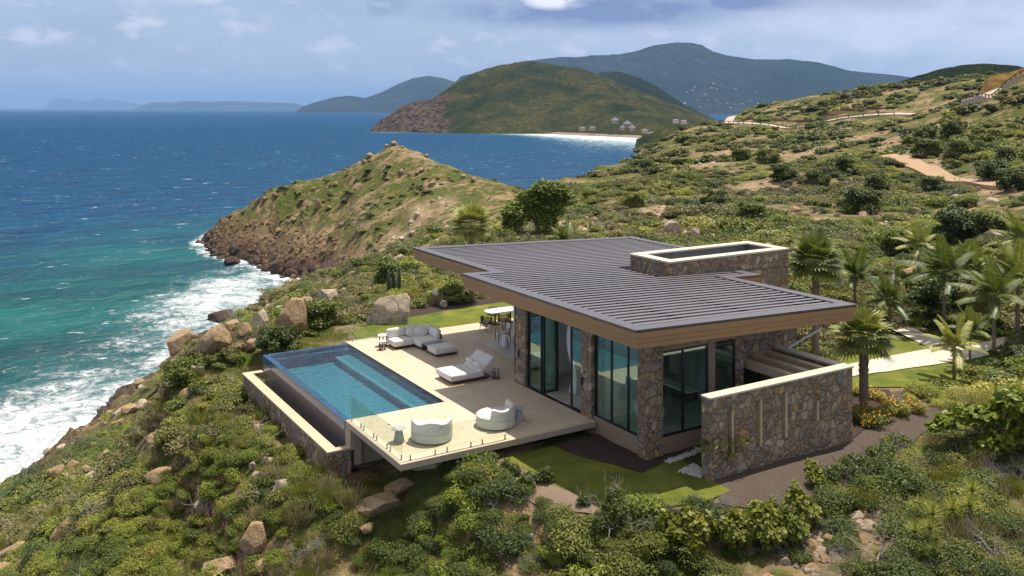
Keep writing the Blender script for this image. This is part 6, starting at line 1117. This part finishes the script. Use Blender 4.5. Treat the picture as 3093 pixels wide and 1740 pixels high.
def house(u, v, Z, w_, label, roofm, group):
    t = thing('house', (0, 0, 0), label, 'house', group); a, b, c = w_, w_ * .6, w_ * .26; MB().box((-a / 2, -b / 2, -c * 1.2), (a / 2, b / 2, c)).build('wall', M['stucco'], t, True); T = MB(); a *= 1.12; b *= 1.2; T.add([(-a / 2, -b / 2, c * .95), (a / 2, -b / 2, c * .95), (a / 2, b / 2, c * .95), (-a / 2, b / 2, c * .95), (-a / 4, 0, c * 1.6), (a / 4, 0, c * 1.6)], [(3, 2, 1, 0), (0, 1, 5, 4), (2, 3, 4, 5), (1, 2, 5), (3, 0, 4)]); T.build('roof', M[roofm], t, True)
    X = (u * 1.2007 - CX) / FPX * Z; x, y = wf(X, Z); t.location = (x, y, zv(v, Z)); t.rotation_euler.z = random.uniform(-.6, .6) - PSI
for u, v, lb in ((1490, 324, 'low house at the left end of the beach row'), (1465, 325, 'small house farther left on the beach'), (1622, 331, 'house just right of the pavilion group'), (1638, 338, 'grey house at the right end of the beach'), (1700, 306, 'house on the slope right of the pavilions'), (1720, 308, 'second house on the slope right of the pavilions')): house(u, v, 1380 if u > 1600 else 1480, 9, lb, 'shingle', 'houses on the far beach')
mt = bpy.data.objects['mountain']; mco = np.empty(len(mt.data.vertices) * 3, np.float32); mt.data.vertices.foreach_get('co', mco); mco = mco.reshape(-1, 3); mX, mZ = cf(mco[:, 0], mco[:, 1]); mu = (mX / mZ * FPX + CX) / 1.2007; mv = (HV + FPX * (CAMZ - mco[:, 2]) / mZ) / 1.2007
for i, (u, v) in enumerate([(1742, 228), (1748, 220), (1728, 232), (1790, 222), (1803, 225), (1775, 238), (1795, 211), (1690, 253), (1705, 255), (1755, 254), (1782, 252), (1802, 253), (1830, 262), (1868, 262), (1838, 272), (1900, 232), (1850, 225), (1760, 270), (1722, 262), (1812, 215), (1885, 255), (1930, 265)]):
    k = np.argmin((mu - u) ** 2 + (mv - v) ** 2 + (mZ > 8000) * 1e4); t_ = 'white house' if i % 4 else 'red roofed house'; house(u, v, float(mZ[k]) - 20, random.uniform(11, 22), 'tiny %s on the hazy mountain slope' % t_, 'pale_roof' if i % 4 else 'red_roof', 'white houses on the far mountain' if i % 4 else 'red roofed houses on the far mountain')
hz = MB().box((-52000, -42000, -62), (62000, 62000, 760))
hm = bpy.data.materials.new('haze'); hm.use_nodes = True; n = hm.node_tree.nodes; l = hm.node_tree.links; n.remove(n['Principled BSDF'])
pv = n.new('ShaderNodeVolumePrincipled'); pv.inputs['Color'].default_value = (.34, .58, 1.0, 1); pv.inputs['Density'].default_value = 5.2e-5
l.new(pv.outputs[0], n['Material Output'].inputs['Volume'])
hzo = tag(hz.build('haze', hm), 'thin sea haze', None, None, 'stuff')
S.cycles.volume_bounces = 0
